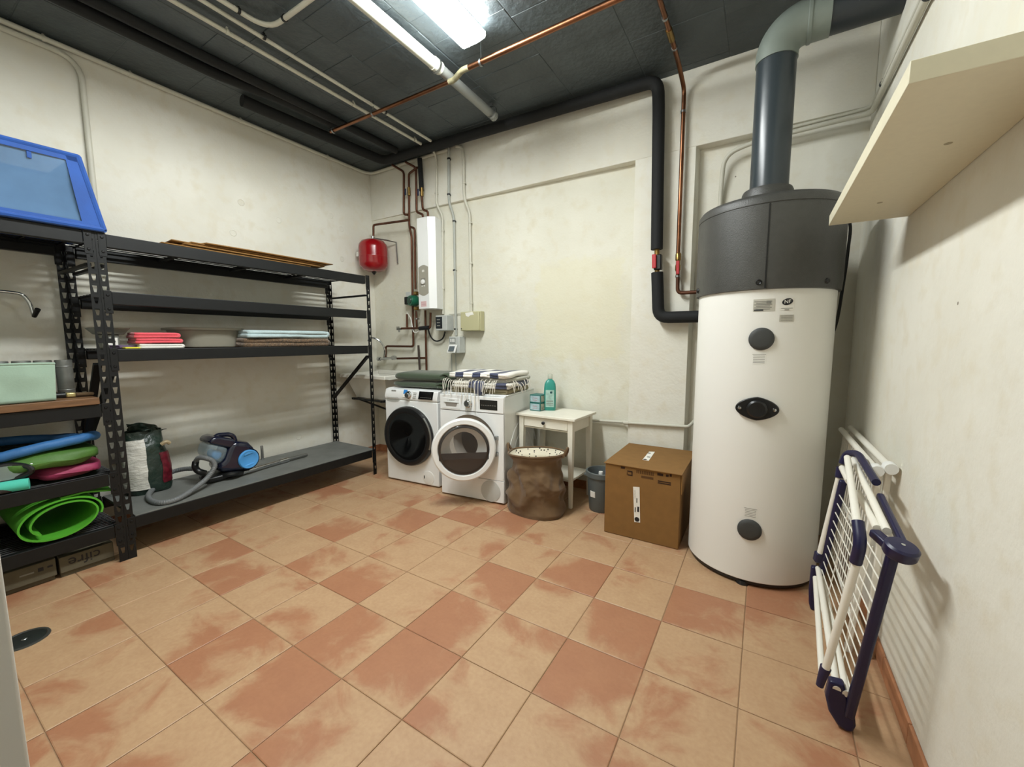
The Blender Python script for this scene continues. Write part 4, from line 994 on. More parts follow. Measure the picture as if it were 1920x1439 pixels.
L().lathe([(.0001, -.0402), (.010, -.0402)], (.010, 0, .155), (0, 1, 0), 14).build('label_print', mat('dark_teal_ink', '16484c', .5), bt)
# two small teal cartons, stacked
cpos = gz(1002, 771, zt_)
for k in range(2):
    z0 = zt_ + k * .0685
    c_ = thing('small_carton', ('lower' if k == 0 else 'upper') + ' of two teal soap cartons stacked beside the detergent bottle', 'carton', (cpos.x + .005, cpos.y + .06, z0), math.radians(-3 + 2 * k), 'teal soap cartons')
    L, pt = local(c_)
    L().box(-.052, .052, -.055, .055, 0, .068).build('carton_body', mat('teal_carton', '1f6660', .5), c_, bevel=.002)
    L().box(-.045, .045, -.0565, -.0545, .008, .060).build('front_print', mat('pale_blue_print', '9fb6bd', .5, var=(40, .18)), c_)
    L().box(.0515, .0535, -.045, .045, .008, .060).build('side_print', mat('grey_print', '9c9c8c', .5, var=(40, .4)), c_)
    for j in range(2): L().box(-.022, .022, -.0572, -.056, .038 - .018 * j, .043 - .018 * j).build('print_line', mat('rose_print', 'a88a90', .5), c_)

# ================================================================== LAUNDRY BAG
lb = thing('laundry_bag', 'brown canvas laundry bag with speckled white lining by the dryer', 'bag', (-.10, 1.76, 0))
LBC = Vector((-.105, 1.785, 0))
def lbag(i, j, inner=0.0):
    a = 2 * PI * i; c, s_ = math.cos(a), math.sin(a)
    prof = [(0, .205, .155), (.03, .225, .165), (.16, .232, .172), (.27, .225, .165), (.35, .19, .135), (.40, .185, .12), (.46, .22, .135)]
    h_ = .46 * j
    for k in range(len(prof) - 1):
        if prof[k][0] <= h_ <= prof[k + 1][0] + 1e-6:
            t = (h_ - prof[k][0]) / (prof[k + 1][0] - prof[k][0]); t = t * t * (3 - 2 * t); rx = prof[k][1] + (prof[k + 1][1] - prof[k][1]) * t; ry = prof[k][2] + (prof[k + 1][2] - prof[k][2]) * t; break
    rx -= inner; ry -= inner
    p = Vector((math.copysign(abs(c) ** .8, c) * rx, math.copysign(abs(s_) ** .8, s_) * ry, h_ + .018 * c * j))
    wv = Vector((p.x * 5, p.y * 5, p.z * 6))
    f = math.sin(PI * min(1, j * 1.06)) 
    d = (abs(mnoise.noise(wv * .75 + Vector((1, 7, 3)))) * -.075 + abs(mnoise.noise(wv * 1.5 + Vector((4, 2, 1)))) * -.034 + abs(mnoise.noise(wv * 3.0 + Vector((2, 5, 1)))) * -.012) * (.25 + f)
    nrm = Vector((p.x, p.y, 0)).normalized()
    q = p + nrm * (d + .018) + mnoise.noise_vector(wv * .9) * .010
    q.z = max(0.002, q.z) if j > 0 else 0.002
    return LBC + q
MB().grid(lambda i, j: lbag(i, j), 110, 56, cu=True).build('canvas', M_KHAKI, lb, smooth=45)
LIN = bpy.data.materials.new('speckled_lining'); LIN.use_nodes = True; nt = LIN.node_tree; b = nt.nodes['Principled BSDF']; b.inputs['Roughness'].default_value = .9
tc = N(nt, 'ShaderNodeTexCoord'); vo = N(nt, 'ShaderNodeTexVoronoi'); vo.inputs['Scale'].default_value = 42; nt.links.new(tc.outputs['Object'], vo.inputs['Vector'])
nt.links.new(mixc(nt, math_node(nt, 'LESS_THAN', vo.outputs['Distance'], .26), lin('ddd6c2'), lin('2e2a25')), b.inputs['Base Color'])
MB().grid(lambda i, j: lbag(i, .74 + .25 * j, .009), 80, 12, cu=True).build('lining', LIN, lb, smooth=60)
MB().grid(lambda i, j: lbag(i, .74, .009) * (1 - j) + (LBC + Vector((0, 0, .34))) * j, 60, 6, cu=True).build('lining_floor', LIN, lb, smooth=60)
MB().tube([lbag(k / 90, 1.0) for k in range(90)], .0075, 6, closed=True).build('hem', M_KHAKI, lb)
for i0, dx in ((.0, .02), (.5, -.02)):
    p = lbag(i0, 1.0); MB().tube(spline([p + Vector((0, -.022, -.02)), p + Vector((dx, -.012, .028)), p + Vector((dx * 1.4, .006, .05)), p + Vector((dx, .02, .02)), p + Vector((0, .028, -.02))], 5), .009, 6).build('grab_loop', M_KHAKI, lb)

# ================================================================== BUCKET WITH BOTTLES
bk = thing('waste_bin', 'grey plastic bin with small label between side table and cardboard box', 'bin', (.315, 2.075, 0))
M_BIN = mat('slate_grey_plastic', '5c6363', .5)
BX, BY = .315, 2.075
MB().lathe([(.0001, 0), (.088, 0), (.092, .006), (.112, .285), (.113, .30), (.117, .30), (.117, .27), (.121, .27), (.122, .306), (.119, .309), (.109, .309), (.106, .29), (.088, .012), (.0001, .012)], (BX, BY, 0), n=48).build('tub', M_BIN, bk)
ld = Vector((-.35, -1, 0)).normalized(); lr = Vector((1, -.35, 0)).normalized()
p0 = Vector((BX, BY, .14)) + ld * .1035
MB().hexa([p0 - lr * .022 - Vector((0, 0, .022)), p0 + lr * .022 - Vector((0, 0, .022)), p0 + lr * .022 + ld * -.012 - Vector((0, 0, .022)), p0 - lr * .022 + ld * -.012 - Vector((0, 0, .022)), p0 - lr * .022 + Vector((0, 0, .024)) + ld * .003, p0 + lr * .022 + Vector((0, 0, .024)) + ld * .003, p0 + lr * .022 + ld * -.01 + Vector((0, 0, .024)), p0 - lr * .022 + ld * -.01 + Vector((0, 0, .024))]).build('label', M_LABEL, bk)
MB().bar(Vector((BX, BY, .275)) + Vector((-1, -.25, 0)).normalized() * .118, Vector((BX, BY, .255)) + Vector((-1, -.25, 0)).normalized() * .122, .03, .02, (0, 1, 0)).build('handle_lug', M_BIN, bk, bevel=.004)
def bottle(x, y, z0, label, mt, capm, s_=1.0):
    t = thing('bottle', label, 'bottle', (x, y, z0), 0, 'bottles in the grey bin')
    MB().lathe([(.0001, 0), (.036 * s_, 0), (.038 * s_, .005), (.038 * s_, .19), (.03 * s_, .225), (.014 * s_, .25), (.013, .262)], (x, y, z0), n=28).build('flask', mt, t)
    MB().lathe([(.0001, .258), (.0165, .258), (.0165, .29), (.015, .293), (.0001, .293)], (x, y, z0), n=20).build('cap', capm, t)
bottle(.318, 2.045, .014, 'dark blue bottle with white cap in the grey bin', mat('dark_blue_plastic', '16284a', .3), M_WHITEP, 1.0)
bottle(.347, 2.112, .014, 'bright blue bottle with blue cap at the back of the bin', mat('royal_blue_plastic', '1f2f9c', .35), mat('royal_blue_plastic', '1f2f9c', .35), .82)

# ================================================================== CARDBOARD BOX
cx = thing('cardboard_box', 'large closed brown cardboard box with white strip labels beside the water heater', 'box', (.70, 2.0, 0))
MB().box(.462, .94, 1.715, 2.30, .002, .482).build('carton', M_CARD, cx, bevel=.004)
MB().hexa([(.455, 1.708, .483), (.948, 1.700, .483), (.945, 2.315, .483), (.452, 2.315, .483), (.455, 1.708, .490), (.948, 1.698, .490), (.945, 2.315, .490), (.452, 2.315, .490)]).build('top_flap', M_CARD, cx, smooth=0, bevel=.002)
MB().box(.942, .949, 1.712, 1.90, .36, .484).build('side_flap', M_CARD, cx, bevel=.001)
MB().box(.9415, .9445, 1.716, 1.722, .36, .484).build('flap_gap', M_CARDD, cx)
MB().box(.4495, .4545, 1.83, 2.05, .462, .486).build('side_flap', M_CARD, cx, bevel=.001)
YF = 1.7145
def cpt(u, v): p = gy(u, v, YF); return p
def decal(u0, v0, u1, v1, name, mt, t=.0008, par=None):
    a = cpt(u0, v0); c = cpt(u1, v1); return MB().box(min(a.x, c.x), max(a.x, c.x), YF - t, YF + .001, min(a.z, c.z), max(a.z, c.z)).build(name, mt, par or cx, smooth=0)
def zq(x, y): return (1120 + x / 6.255, 820 + y / 6.255)
st = MB(); P4 = [cpt(*zq(420, 583)), cpt(*zq(495, 588)), cpt(*zq(502, 1003)), cpt(*zq(433, 996))]
st = st.prism([Vector((p.x, YF - .0012, p.z)) for p in P4], (0, .002, 0)).build('strip_label', M_LABEL, cx, smooth=0)
def sticker(px0, px1, name, mt): a = cpt(*zq(*px0)); c = cpt(*zq(*px1)); return MB().box(min(a.x, c.x), max(a.x, c.x), YF - .002, YF - .0008, min(a.z, c.z), max(a.z, c.z)).build(name, mt, st, smooth=0)
for k in range(9): sticker((428, 626 + 11 * k), (452, 631 + 11 * k), 'barcode_bar', M_INKB)
sticker((470, 815), (490, 880), 'printed_mark', M_INKB); sticker((440, 822), (449, 880), 'printed_mark', M_INKB); sticker((458, 715), (470, 770), 'printed_mark', M_INKG)
pc = cpt(*zq(465, 965)); MB().lathe([(.0001, -.0019), (.0155, -.0019), (.0155, 0)], (pc.x, YF, pc.z), (0, 1, 0), 24).build('black_dot', M_INKB, st)
for (a, c, m_) in (((275, 345), (325, 372), M_INK), ((345, 400), (360, 460), mat('faded_ink', '563918', .9)), ((350, 395), (412, 412), M_INK), ((400, 395), (414, 455), M_INK), ((360, 440), (414, 455), M_INK), ((515, 463), (655, 490), mat('faded_ink', '563918', .9)),
                   ((705, 425), (770, 455), M_INK), ((805, 440), (835, 468), M_INK), ((850, 435), (872, 465), M_INK), ((712, 520), (858, 534), M_INK), ((712, 542), (858, 556), M_INK)):
    # printed marks follow the sloping top edge of the photo, so each is set level on the box face
    p = cpt(*zq((a[0] + c[0]) / 2, (a[1] + c[1]) / 2)); wd_ = (c[0] - a[0]) / 6.255 / 297; ht = (c[1] - a[1]) / 6.255 / 297
    MB().box(p.x - wd_ / 2, p.x + wd_ / 2, YF - .0006, YF + .001, p.z - min(ht, .02) / 2, p.z + min(ht, .02) / 2).build('printed_mark', m_, cx, smooth=0)
for k in range(10):
    p = cpt(*zq(465 + 21 * k, 405 + 3.4 * k)); MB().box(p.x - .0035, p.x + .0035, YF - .0006, YF + .001, p.z - .011, p.z + .011).build('printed_letter', mat('faded_ink', '563918', .9), cx, smooth=0)
tpz = .4912
P4 = [gz(*zq(530, 265), tpz), gz(*zq(607, 170), tpz), gz(*zq(675, 173), tpz), gz(*zq(603, 277), tpz)]
s2 = MB().prism([Vector((p.x, p.y, tpz - .001)) for p in P4], (0, 0, .0014)).build('strip_label', M_LABEL, cx, smooth=0)
pp = gz(*zq(560, 262), tpz); MB().lathe([(.0001, .0008), (.013, .0008)], (pp.x, pp.y, tpz), n=20).build('black_dot', M_INKB, s2)
for q_ in ((612, 190), (605, 235)): pp = gz(*zq(*q_), tpz); MB().box(pp.x - .012, pp.x + .008, pp.y - .012, pp.y + .012, tpz, tpz + .0008).build('printed_mark', M_INKG, s2, smooth=0)

# ================================================================== WATER HEATER
TX, TY, TR = 1.312, 1.832, .328
wh_ = thing('water_heater', 'tall white water heater cylinder with dark grey top beside the drying racks', 'water heater', (TX, TY, 0))
M_TANK = mat('warm_white_steel', 'e8e7e1', .42, bump=(120, .03, .002))
M_SHR = mat('charcoal_foam_cover', '42423f', .40, var=(30, .08), bump=(260, .5, .003))
MB().lathe([(.0001, .022), (TR - .012, .022), (TR, .034), (TR, 1.566), (.0001, 1.566)], (TX, TY, 0), n=128).build('tank', M_TANK, wh_, smooth=40)
MB().lathe([(TR - .02, .012), (TR - .008, .012), (TR - .004, .03)], (TX, TY, 0), n=96).build('base_ring', M_BLACK, wh_)
for a in (-1.62, .5, 2.6):
    MB().lathe([(.0001, 0), (.032, 0), (.034, .004), (.028, .022), (.0001, .022)], (TX + (TR - .045) * math.cos(a) * (1.1 if a < 0 else 1), TY + (TR - .028) * math.sin(a), 0), n=20).build('foot', M_BLACK, wh_)
SR = .343
MB().lathe([(TR - .004, 1.553), (SR, 1.556), (SR + .004, 1.62), (SR + .004, 1.955), (SR + .001, 1.957), (SR + .001, 1.961), (SR + .004, 1.963), (SR + .003, 1.992), (SR - .010, 2.010), (SR - .035, 2.018), (.13, 2.03), (.0001, 2.03)], (TX, TY, 0), n=128).build('heat_pump_cover', M_SHR, wh_, smooth=40)
for a in (-PI / 2 + .02, -PI / 2 + 2.1, -PI / 2 - 2.1):
    c, s_ = math.cos(a), math.sin(a); MB().bar((TX + (SR + .0045) * c, TY + (SR + .0045) * s_, 1.558), (TX + (SR + .0045) * c, TY + (SR + .0045) * s_, 1.957), .006, .003, (c, s_, 0)).build('cover_seam', M_BLACK, wh_)
for a in (-PI / 2 - .06, -PI / 2 + .85, -PI / 2 - 1.2):
    c, s_ = math.cos(a), math.sin(a); MB().lathe([(.0001, .003), (.007, .003), (.011, .006), (.014, .0)], (TX + (SR + .003) * c, TY + (SR + .003) * s_, 1.588), (c, s_, 0), 16).build('screw', M_BLACK, wh_)
MB().lathe([(.135, 2.026), (.131, 2.045), (.124, 2.05), (.122, 2.105), (.116, 2.118), (.085, 2.122)], (TX - .012, TY, 0), n=48).build('duct_collar', M_SHR, wh_)
def ontank(u, v, r=TR):
    d = ray(u, v); ox, oy = CAM.x - TX, CAM.y - TY
    A = d.x ** 2 + d.y ** 2; B_ = ox * d.x + oy * d.y; Cc = ox * ox + oy * oy - r * r
    t = (-B_ - math.sqrt(B_ * B_ - A * Cc)) / A; return CAM + d * t
def tank_frame(u, v):
    p = ontank(u, v); n_ = Vector((p.x - TX, p.y - TY, 0)).normalized(); return p, n_, Vector((-n_.y, n_.x, 0))
def curved(u, v, wd_, ht, name, mt, off=.0012, dx=0.0, dz=0.0, par=None):
    p, n_, r_ = tank_frame(u, v); a0 = math.atan2(n_.y, n_.x) + dx / TR
    def fn(i, j):
        a = a0 + (i - .5) * wd_ / TR; return Vector((TX + (TR + off) * math.cos(a), TY + (TR + off) * math.sin(a), p.z + dz + (j - .5) * ht))
    return MB().grid(fn, 10, 3).build(name, mt, par or wh_, smooth=60)
for k, (u, v, r_) in enumerate(((1427.5, 636, .056), (1405, 993.5, .056))):
    p, n_, t_ = tank_frame(u, v); MB().lathe([(r_, -.006), (r_, .006), (r_ - .008, .013), (r_ - .02, .015), (.0001, .016)], p, n_, 40).build('port_cap', M_DGREY, wh_)
p, n_, t_ = tank_frame(1419, 766.5)      # thermostat flange: a lens shape with a raised centre
q = []
for k in range(40):
    a = 2 * PI * k / 40; c, s_ = math.cos(a), math.sin(a); q.append(p + t_ * (.096 * math.copysign(abs(c) ** 1.05, c)) + Vector((0, 0, .060 * math.copysign(abs(s_) ** 1.0, s_) * (1 - .18 * abs(c)))) - n_ * .012)
fl_ = MB().prism(q, n_ * .026).build('thermostat_cover', M_BLACK, wh_, bevel=.004, seg=3)
MB().lathe([(.046, .0), (.045, .03), (.036, .036), (.0001, .034)], p, n_, 36).build('cover_boss', M_BLACK, fl_)
for s_ in (-1, 1): MB().lathe([(.0001, .019), (.008, .018), (.011, .012)], p + t_ * (s_ * .076), n_, 14).build('screw', M_CHROME, fl_)
# plates and stickers
lab = curved(1432.5, 572.5, .092, .060, 'rating_plate', mat('silver_label', 'bdbaae', .45, var=(60, .05)))
for k in range(6): curved(1432.5, 572.5, .06 if k % 2 else .075, .0035, 'plate_text', M_INKG, .002, -.004, .018 - .0075 * k, lab)
curved(1432.5, 572.5, .02, .014, 'plate_code', M_INKG, .0021, .020, .014, lab); curved(1432.5, 572.5, .04, .008, 'plate_bars', M_DGREY, .0021, -.022, -.024, lab)
nf = curved(1476, 570, .062, .060, 'approval_sticker', M_LABEL, .0011)
p, n_, t_ = tank_frame(1476.5, 566)
q = [p + n_ * .0016 + t_ * (.0235 * math.cos(a) * math.cos(.18) - .0155 * math.sin(a) * math.sin(.18)) + Vector((0, 0, .0235 * math.cos(a) * math.sin(.18) * 1.2 + .0155 * math.sin(a))) for a in [2 * PI * k / 32 for k in range(32)]]
MB().prism(q, n_ * .001).build('logo_oval', M_INKB, nf, smooth=0)
text('logo_letters', 'NF', .024, p + n_ * .0032, t_ + Vector((0, 0, .12)), Vector((0, 0, 1)) , M_LABEL, nf)
curved(1476, 570, .05, .002, 'sticker_text', M_INKG, .002, 0, -.021, nf); curved(1476, 570, .02, .004, 'sticker_text', M_INKG, .002, 0, -.029, nf)
sm = curved(1475, 597, .062, .034, 'small_print_sticker', mat('silver_label', 'bdbaae', .45), .0012)
for k in range(4): curved(1475, 597, .05, .0018, 'sticker_text', M_INKG, .002, 0, .011 - .007 * k, sm)
for (u, v) in ((1423, 673, ), (1407, 962)):
    ps = curved(u, v, .058, .056, 'notice_print', M_TANK, .0008)
    for k in range(6): curved(u, v, .05 if k else .058, .0022, 'notice_line', M_INKG, .0013, 0, .022 - .0085 * k, ps)
# black cable down the right side of the heater
kx = [V3 for V3 in (Vector((1.60, 2.02, 1.99)), gy(1592, 415, 2.04), gy(1590, 470, 2.04), gy(1580, 540, 2.02), gy(1567, 610, 1.98), Vector((TX + .330 * math.cos(.42), TY + .330 * math.sin(.42), 1.22)))]
tag(MB().tube(spline(kx, 8), .008, 8).build('power_cable', M_BLACK), 'black cable hanging behind the right side of the water heater', 'cable')

# ------------------------------------------------------------------ duct
du = thing('vent_duct', 'grey plastic vent duct rising from the water heater and bending to the right wall', 'duct', (TX, TY, 2.118))
DR = .092; EX = TX - .006
MB().cyl((EX, TY, 2.112), (EX, TY, 2.815), DR, 56).build('duct_pipe', M_PVC, du, smooth=40)
el = [Vector((EX + .125 - .125 * math.cos(a), TY, 2.80 + .125 * math.sin(a))) for a in [PI / 2 * k / 14 for k in range(15)]]
MB().tube([(EX, TY, 2.77)] + el + [(EX + .22, TY, 2.925)], DR + .005, 56).build('elbow', M_PVCL, du, smooth=40)
MB().lathe([(DR + .006, 0), (DR + .010, .004), (DR + .010, .016), (DR + .006, .02)], (EX + .125, TY, 2.925), (1, 0, 0), 56).build('elbow_rim', M_PVCL, du)
MB().cyl((EX + .21, TY, 2.925), (XR, TY, 2.925), DR, 56).build('horizontal_pipe', mat('dark_grey_pvc', '2b3136', .4), du, smooth=40)

# ================================================================== WALL SHELF
ws = thing('floating_shelf', 'thick cream floating shelf on the right wall above the drying racks', 'shelf', (1.67, .82, 1.80))
MB().box(1.542, 1.799, .24, 1.40, 1.80, 1.843).build('board', M_CREAM, ws, bevel=.0015)
for (x, y) in ((1.70, .62), (1.66, 1.12)): MB().lathe([(.0001, -.0008), (.008, -.0008), (.009, .001)], (x, y, 1.80), n=12).build('screw_cap', mat('beige_cap', 'a39a80', .6), ws)

# ================================================================== DRYING RACKS
dk_ = thing('drying_rack', 'folded drying rack with navy plastic frame and white wires, front of two', 'drying rack', (1.64, 1.2, 0))
YN_, YFr = .80, 1.60             # parameter values of the near and far posts
def FR(y, z, d=0.0):
    t = (y - YN_) / (YFr - YN_); k = z / .69
    a = Vector((1.632, .762, 0)).lerp(Vector((1.682, .652, .69)), k); b_ = Vector((1.600, 1.46, 0)).lerp(Vector((1.662, 1.375, .69)), k)
    p = a.lerp(b_, t); return Vector((p.x + d, p.y, z))
# near and far posts
for y, nm in ((YN_, 'post'), (YFr, 'post')):
    MB().bar(FR(y, .05), FR(y, .685), .030, .024, (0, 1, 0)).build(nm, M_NAVY, dk_, bevel=.009, seg=3)
# foot of the near side: wide shoe
q = [FR(YN_, 0) + Vector((a, 0, b_)) for a, b_ in ((-.055, .16), (-.062, .10), (-.05, .05), (-.025, .012), (.0, .0), (.018, .006), (.024, .03), (.018, .075), (.0, .11), (-.015, .165))]
MB().prism([p + Vector((0, -.018, 0)) for p in q], (0, .034, 0)).build('foot', M_NAVY, dk_, bevel=.008, seg=3)
q = [FR(YFr, 0) + Vector((a, 0, b_)) for a, b_ in ((-.02, .22), (-.022, .10), (-.018, .03), (-.01, .0), (.018, .0), (.02, .075), (.012, .15), (.012, .22))]
MB().prism([p + Vector((0, -.015, 0)) for p in q], (0, .03, 0)).build('foot', M_NAVY, dk_, bevel=.008, seg=3)
# wires
for k in range(13):
    z = .10 + .043 * k; MB().tube([FR(YN_, z, -.004), FR(YFr, z, -.004)], .0024, 6).build('wire', M_TUBE, dk_)
for k in range(3):
    y = YN_ + .2 * (k + 1); MB().tube([FR(y, .10, .002), FR(y, .62, .002)], .002, 6).build('wire', M_TUBE, dk_)
# hub and upper navy handles
hb = FR(YN_, .70, .012)
MB().lathe([(.0001, -.018), (.036, -.018), (.040, -.012), (.040, .014), (.034, .02), (.0001, .022)], hb + Vector((.002, .0, 0)), (.15, -.25, 1), 28).build('hub', M_NAVY, dk_)
MB().lathe([(.0001, .0225), (.005, .0225)], hb + Vector((.002, .0, 0)), (.15, -.25, 1), 10).build('rivet', M_CHROME, dk_)
MB().bar(hb + Vector((.012, .02, .008)), gx(*(1500 + 770 / 5.1375, 800 + 670 / 5.1375), 1.715), .022, .026).build('upper_arm', M_NAVY, dk_, bevel=.008, seg=3)
MB().bar(hb + Vector((-.02, .02, .0)), hb + Vector((-.045, .075, .012)), .03, .026).build('arm_socket', M_NAVY, dk_, bevel=.006)
Z6 = lambda x, y: (1500 + x / 5.1375, 800 + y / 5.1375)
A_ = gx(*Z6(735, 540), 1.705); B_ = gx(*Z6(560, 262), 1.690); C_ = gx(*Z6(450, 255), 1.662)
MB().tube(fillet([A_, B_, C_, C_ + Vector((-.012, .0, -.05))], .05, 6), .014, 10).build('rear_arm', M_NAVY, dk_)
# white tubes
def tb2(a, b_, nm='tube', r=.0115): return MB().cyl(a, b_, r, 14).build(nm, M_TUBE, dk_)
tb2(gx(*Z6(515, 320), 1.678), gx(*Z6(838, 1010), 1.678))                      # top rail of the frame
tb2(gx(*Z6(560, 640), 1.66), gx(*Z6(745, 985), 1.66))
T1 = gx(*Z6(455, 300), 1.645); T2 = gy(*Z6(568, 1060), .66); tb2(T1, T2)        # folded wing, upper half
T3 = gy(*Z6(550, 1300), .66); T4 = gy(1546, 1262, .72); tb2(T3, T4)             # folded wing, lower half
MB().tube(fillet([T2 + Vector((0, .03, .035)), gy(*Z6(585, 1130), .645), T3 + Vector((-.003, 0, -.004))], .03, 5), .0165, 12).build('wing_joint', M_NAVY, dk_)
MB().tube([T4 + Vector((.002, 0, .02)), T4 + Vector((-.004, 0, -.012)), T4 + Vector((-.010, 0, -.052))], .017, 12, rf=lambda t: .016 - .005 * t).build('wing_tip', M_NAVY, dk_)
tb2(gy(*Z6(378, 480), 1.40), gy(*Z6(190, 1225), 1.42))                         # far wing tube
MB().cyl(gy(*Z6(392, 395), 1.40), gy(*Z6(376, 490), 1.40), .016, 12).build('wing_cap', M_NAVY, dk_)
MB().bar(gy(*Z6(190, 1215), 1.42), gy(*Z6(170, 1300), 1.43), .034, .03).build('wing_joint', M_NAVY, dk_, bevel=.006)
tb2(gx(*Z6(405, 400), 1.64), gx(*Z6(470, 530), 1.64))
F1 = FR(YN_, .14) + Vector((-.044, .004, .0)); F2 = FR(YN_, .14) + Vector((-.018, .004, -.005))
tb2(gy(1534, 1066, 1.43), F1); tb2(gy(1541, 1080, 1.44), F2)
tb2(gy(1529, 1084, 1.38), gy(1541, 1263, .80), r=.0105)
# white folded rack behind
d2 = thing('drying_rack', 'all white folded drying rack leaning on the right wall behind the navy one', 'drying rack', (1.75, 1.62, 0))
for (x, z) in ((1.728, .80), (1.768, .815)):
    MB().cyl((x, 1.20, z), (x, 2.02, z), .0135, 14).build('tube', M_TUBE, d2)
    MB().lathe([(.0001, -.006), (.021, -.006), (.023, .0), (.023, .035), (.015, .04)], (x + .002, 1.165, z - .003), (0, 1, 0), 20).build('end_cap', M_WHITEP, d2)
for y in (1.21, 2.0):
    MB().bar((1.748, y, .80), (1.70, y, .02), .022, .016, (0, 1, 0)).build('leg', M_TUBE, d2, bevel=.004)
    MB().bar((1.772, y, .80), (1.758, y, .02), .022, .016, (0, 1, 0)).build('leg', M_TUBE, d2, bevel=.004)
for k in range(15):
    y = 1.25 + .05 * k; MB().tube([(1.742, y, .79), (1.712, y, .12)], .003, 6).build('rod', M_TUBE, d2)
for z in (.12, .45): MB().cyl((1.706 + .045 * z, 1.21, z), (1.706 + .045 * z, 2.0, z), .006, 8).build('cross_rod', M_TUBE, d2)
for (x, y) in ((1.70, 1.21), (1.70, 2.0), (1.765, 1.21), (1.765, 2.0)): MB().lathe([(.0001, 0), (.014, 0), (.014, .03), (.0001, .032)], (x, y, 0), n=12).build('foot_cap', M_WHITEP, d2)

# ================================================================== PIPES AND FITTINGS ON THE BACK WALL
def pipe(name, label, pts, r, mt, fil=.05, n=12, cat='pipe', group=None, clips=(), clip_mt=None, seg=6):
    """a pipe run as one thing: the tube and its wall clips"""
    root = thing(name, label, cat, Vector(pts[len(pts) // 2]) if len(pts) > 2 else Vector(pts[0]), 0, group)
    MB().tube(fillet(pts, fil, seg), r, n).build('tube', mt, root, smooth=50)
    for (p, d, back) in clips: pipe_clip(root, p, d, r, back, clip_mt or M_STEEL)
    return root
def pipe_clip(root, p, d, r, back, mt):
    p = Vector(p); d = Vector(d).normalized(); back = Vector(back)
    MB().lathe([(r + .0005, -.007), (r + .004, -.007), (r + .004, .007), (r + .0005, .007)], p, d, 14).build('clip', mt, root)
    if back.length > .012: MB().bar(p + back.normalized() * r, p + back, .010, .010, d).build('clip_stud', mt, root)
BYW = 2.335
V = Vector
def yw(u, v, y=2.325): return gy(u, v, y)
# insulated black pipe: ceiling run, drop, and bend into the heater
b1 = [V((-2.13, .84, 3.118)), V((-2.10, 1.3, 3.118)), V((-2.045, 2.12, 3.118)), V((.60, 2.25, 3.118)), V((.607, 2.268, 2.95)), V((.626, 2.272, 1.966))]
pipe('insulated_pipe', 'thick black insulated pipe along the ceiling edge dropping beside the copper pipe', b1, .042, M_RUBBER, .09, 18)
pipe('insulated_pipe', 'short black insulated pipe elbow entering the left side of the water heater', [V((.634, 2.272, 1.80)), V((.654, 2.272, 1.472)), V((1.16, 2.255, 1.47)), V((1.2, 2.14, 1.47))], .042, M_RUBBER, .07, 18)
v1 = thing('shutoff_valve', 'valve with red lever between two black insulated pipe pieces', 'valve', (.63, 2.272, 1.80))
MB().cyl((.6265, 2.272, 1.972), (.634, 2.272, 1.796), .018, 16).build('valve_body', M_BRASS, v1)
MB().bar((.638, 2.262, 1.925), (.642, 2.262, 1.815), .055, .05, (0, 1, 0)).build('valve_block', M_BLACK, v1, bevel=.008)
MB().bar((.618, 2.226, 1.925), (.622, 2.226, 1.825), .030, .010, (0, 1, 0)).build('lever', M_REDP, v1, bevel=.005)
# copper drop by the pillar
pipe('copper_pipe', 'shiny copper pipe running down the pillar left of the water heater', [V((.757, 1.15, 3.12)), V((.757, 1.9, 3.12)), V((.755, 2.13, 3.115)), V((.767, 2.298, 3.03)), V((.769, 2.30, 1.93))], .0145, M_COPPER, .045, 14, clips=[((.7665, 2.30, 2.885), (0, 0, 1), (0, .045, 0)), ((.756, 1.70, 3.12), (0, 1, 0), (0, 0, .05)), ((.756, 1.98, 3.12), (0, 1, 0), (0, 0, .05))])
v2 = thing('shutoff_valve', 'slim valve with red lever at the foot of the shiny copper pipe', 'valve', (.77, 2.30, 1.80))
MB().lathe([(.0001, 0), (.014, 0), (.019, .01), (.019, .04), (.015, .05), (.015, .075), (.02, .08), (.02, .12), (.014, .13)], (.771, 2.30, 1.80), n=18).build('valve_body', M_BRASS, v2)
MB().bar((.775, 2.268, 1.87), (.777, 2.268, 1.775), .022, .010, (0, 1, 0)).build('lever', M_REDP, v2, bevel=.004)
MB().cyl((.756, 1.80, 3.12), (.756, 1.90, 3.12), .019, 14).build('brass_joint', M_BRASS, bpy.data.objects['copper_pipe'])
pipe('dark_copper_pipe', 'dark copper pipe elbow below the red valve going behind the heater', [V((.772, 2.30, 1.80)), V((.776, 2.30, 1.645)), V((1.05, 2.298, 1.645)), V((1.1, 2.2, 1.645))], .0135, M_COPPERD, .035, 12, clips=[((.7725, 2.30, 1.765), (0, 0, 1), (0, .045, 0))])
# white water pipe low on the wall
wp = [V((-.9, 2.36, .675)), V((-.02, 2.378, .667)), V((.43, 2.325, .664)), V((.875, 2.322, .656)), V((.90, 2.36, .66)), V((.905, 2.42, .70))]
pipe('white_pipe', 'thin white water pipe running low along the back wall to the heater', [gy(960, 776, 2.385), gy(1100, 787.5, 2.385), gy(1168, 792, 2.385), gy(1174, 793, 2.328), gy(1290, 800.5, 2.328), gy(1297, 795, 2.36), gy(1301, 790, 2.41)], .012, M_CONDUIT, .015, 12)
MB().lathe([(.0001, -.02), (.017, -.02), (.017, .02), (.0001, .02)], gy(1174, 793, 2.33), (1, 0, 0), 14).build('coupling', M_CONDUIT, bpy.data.objects['white_pipe'])

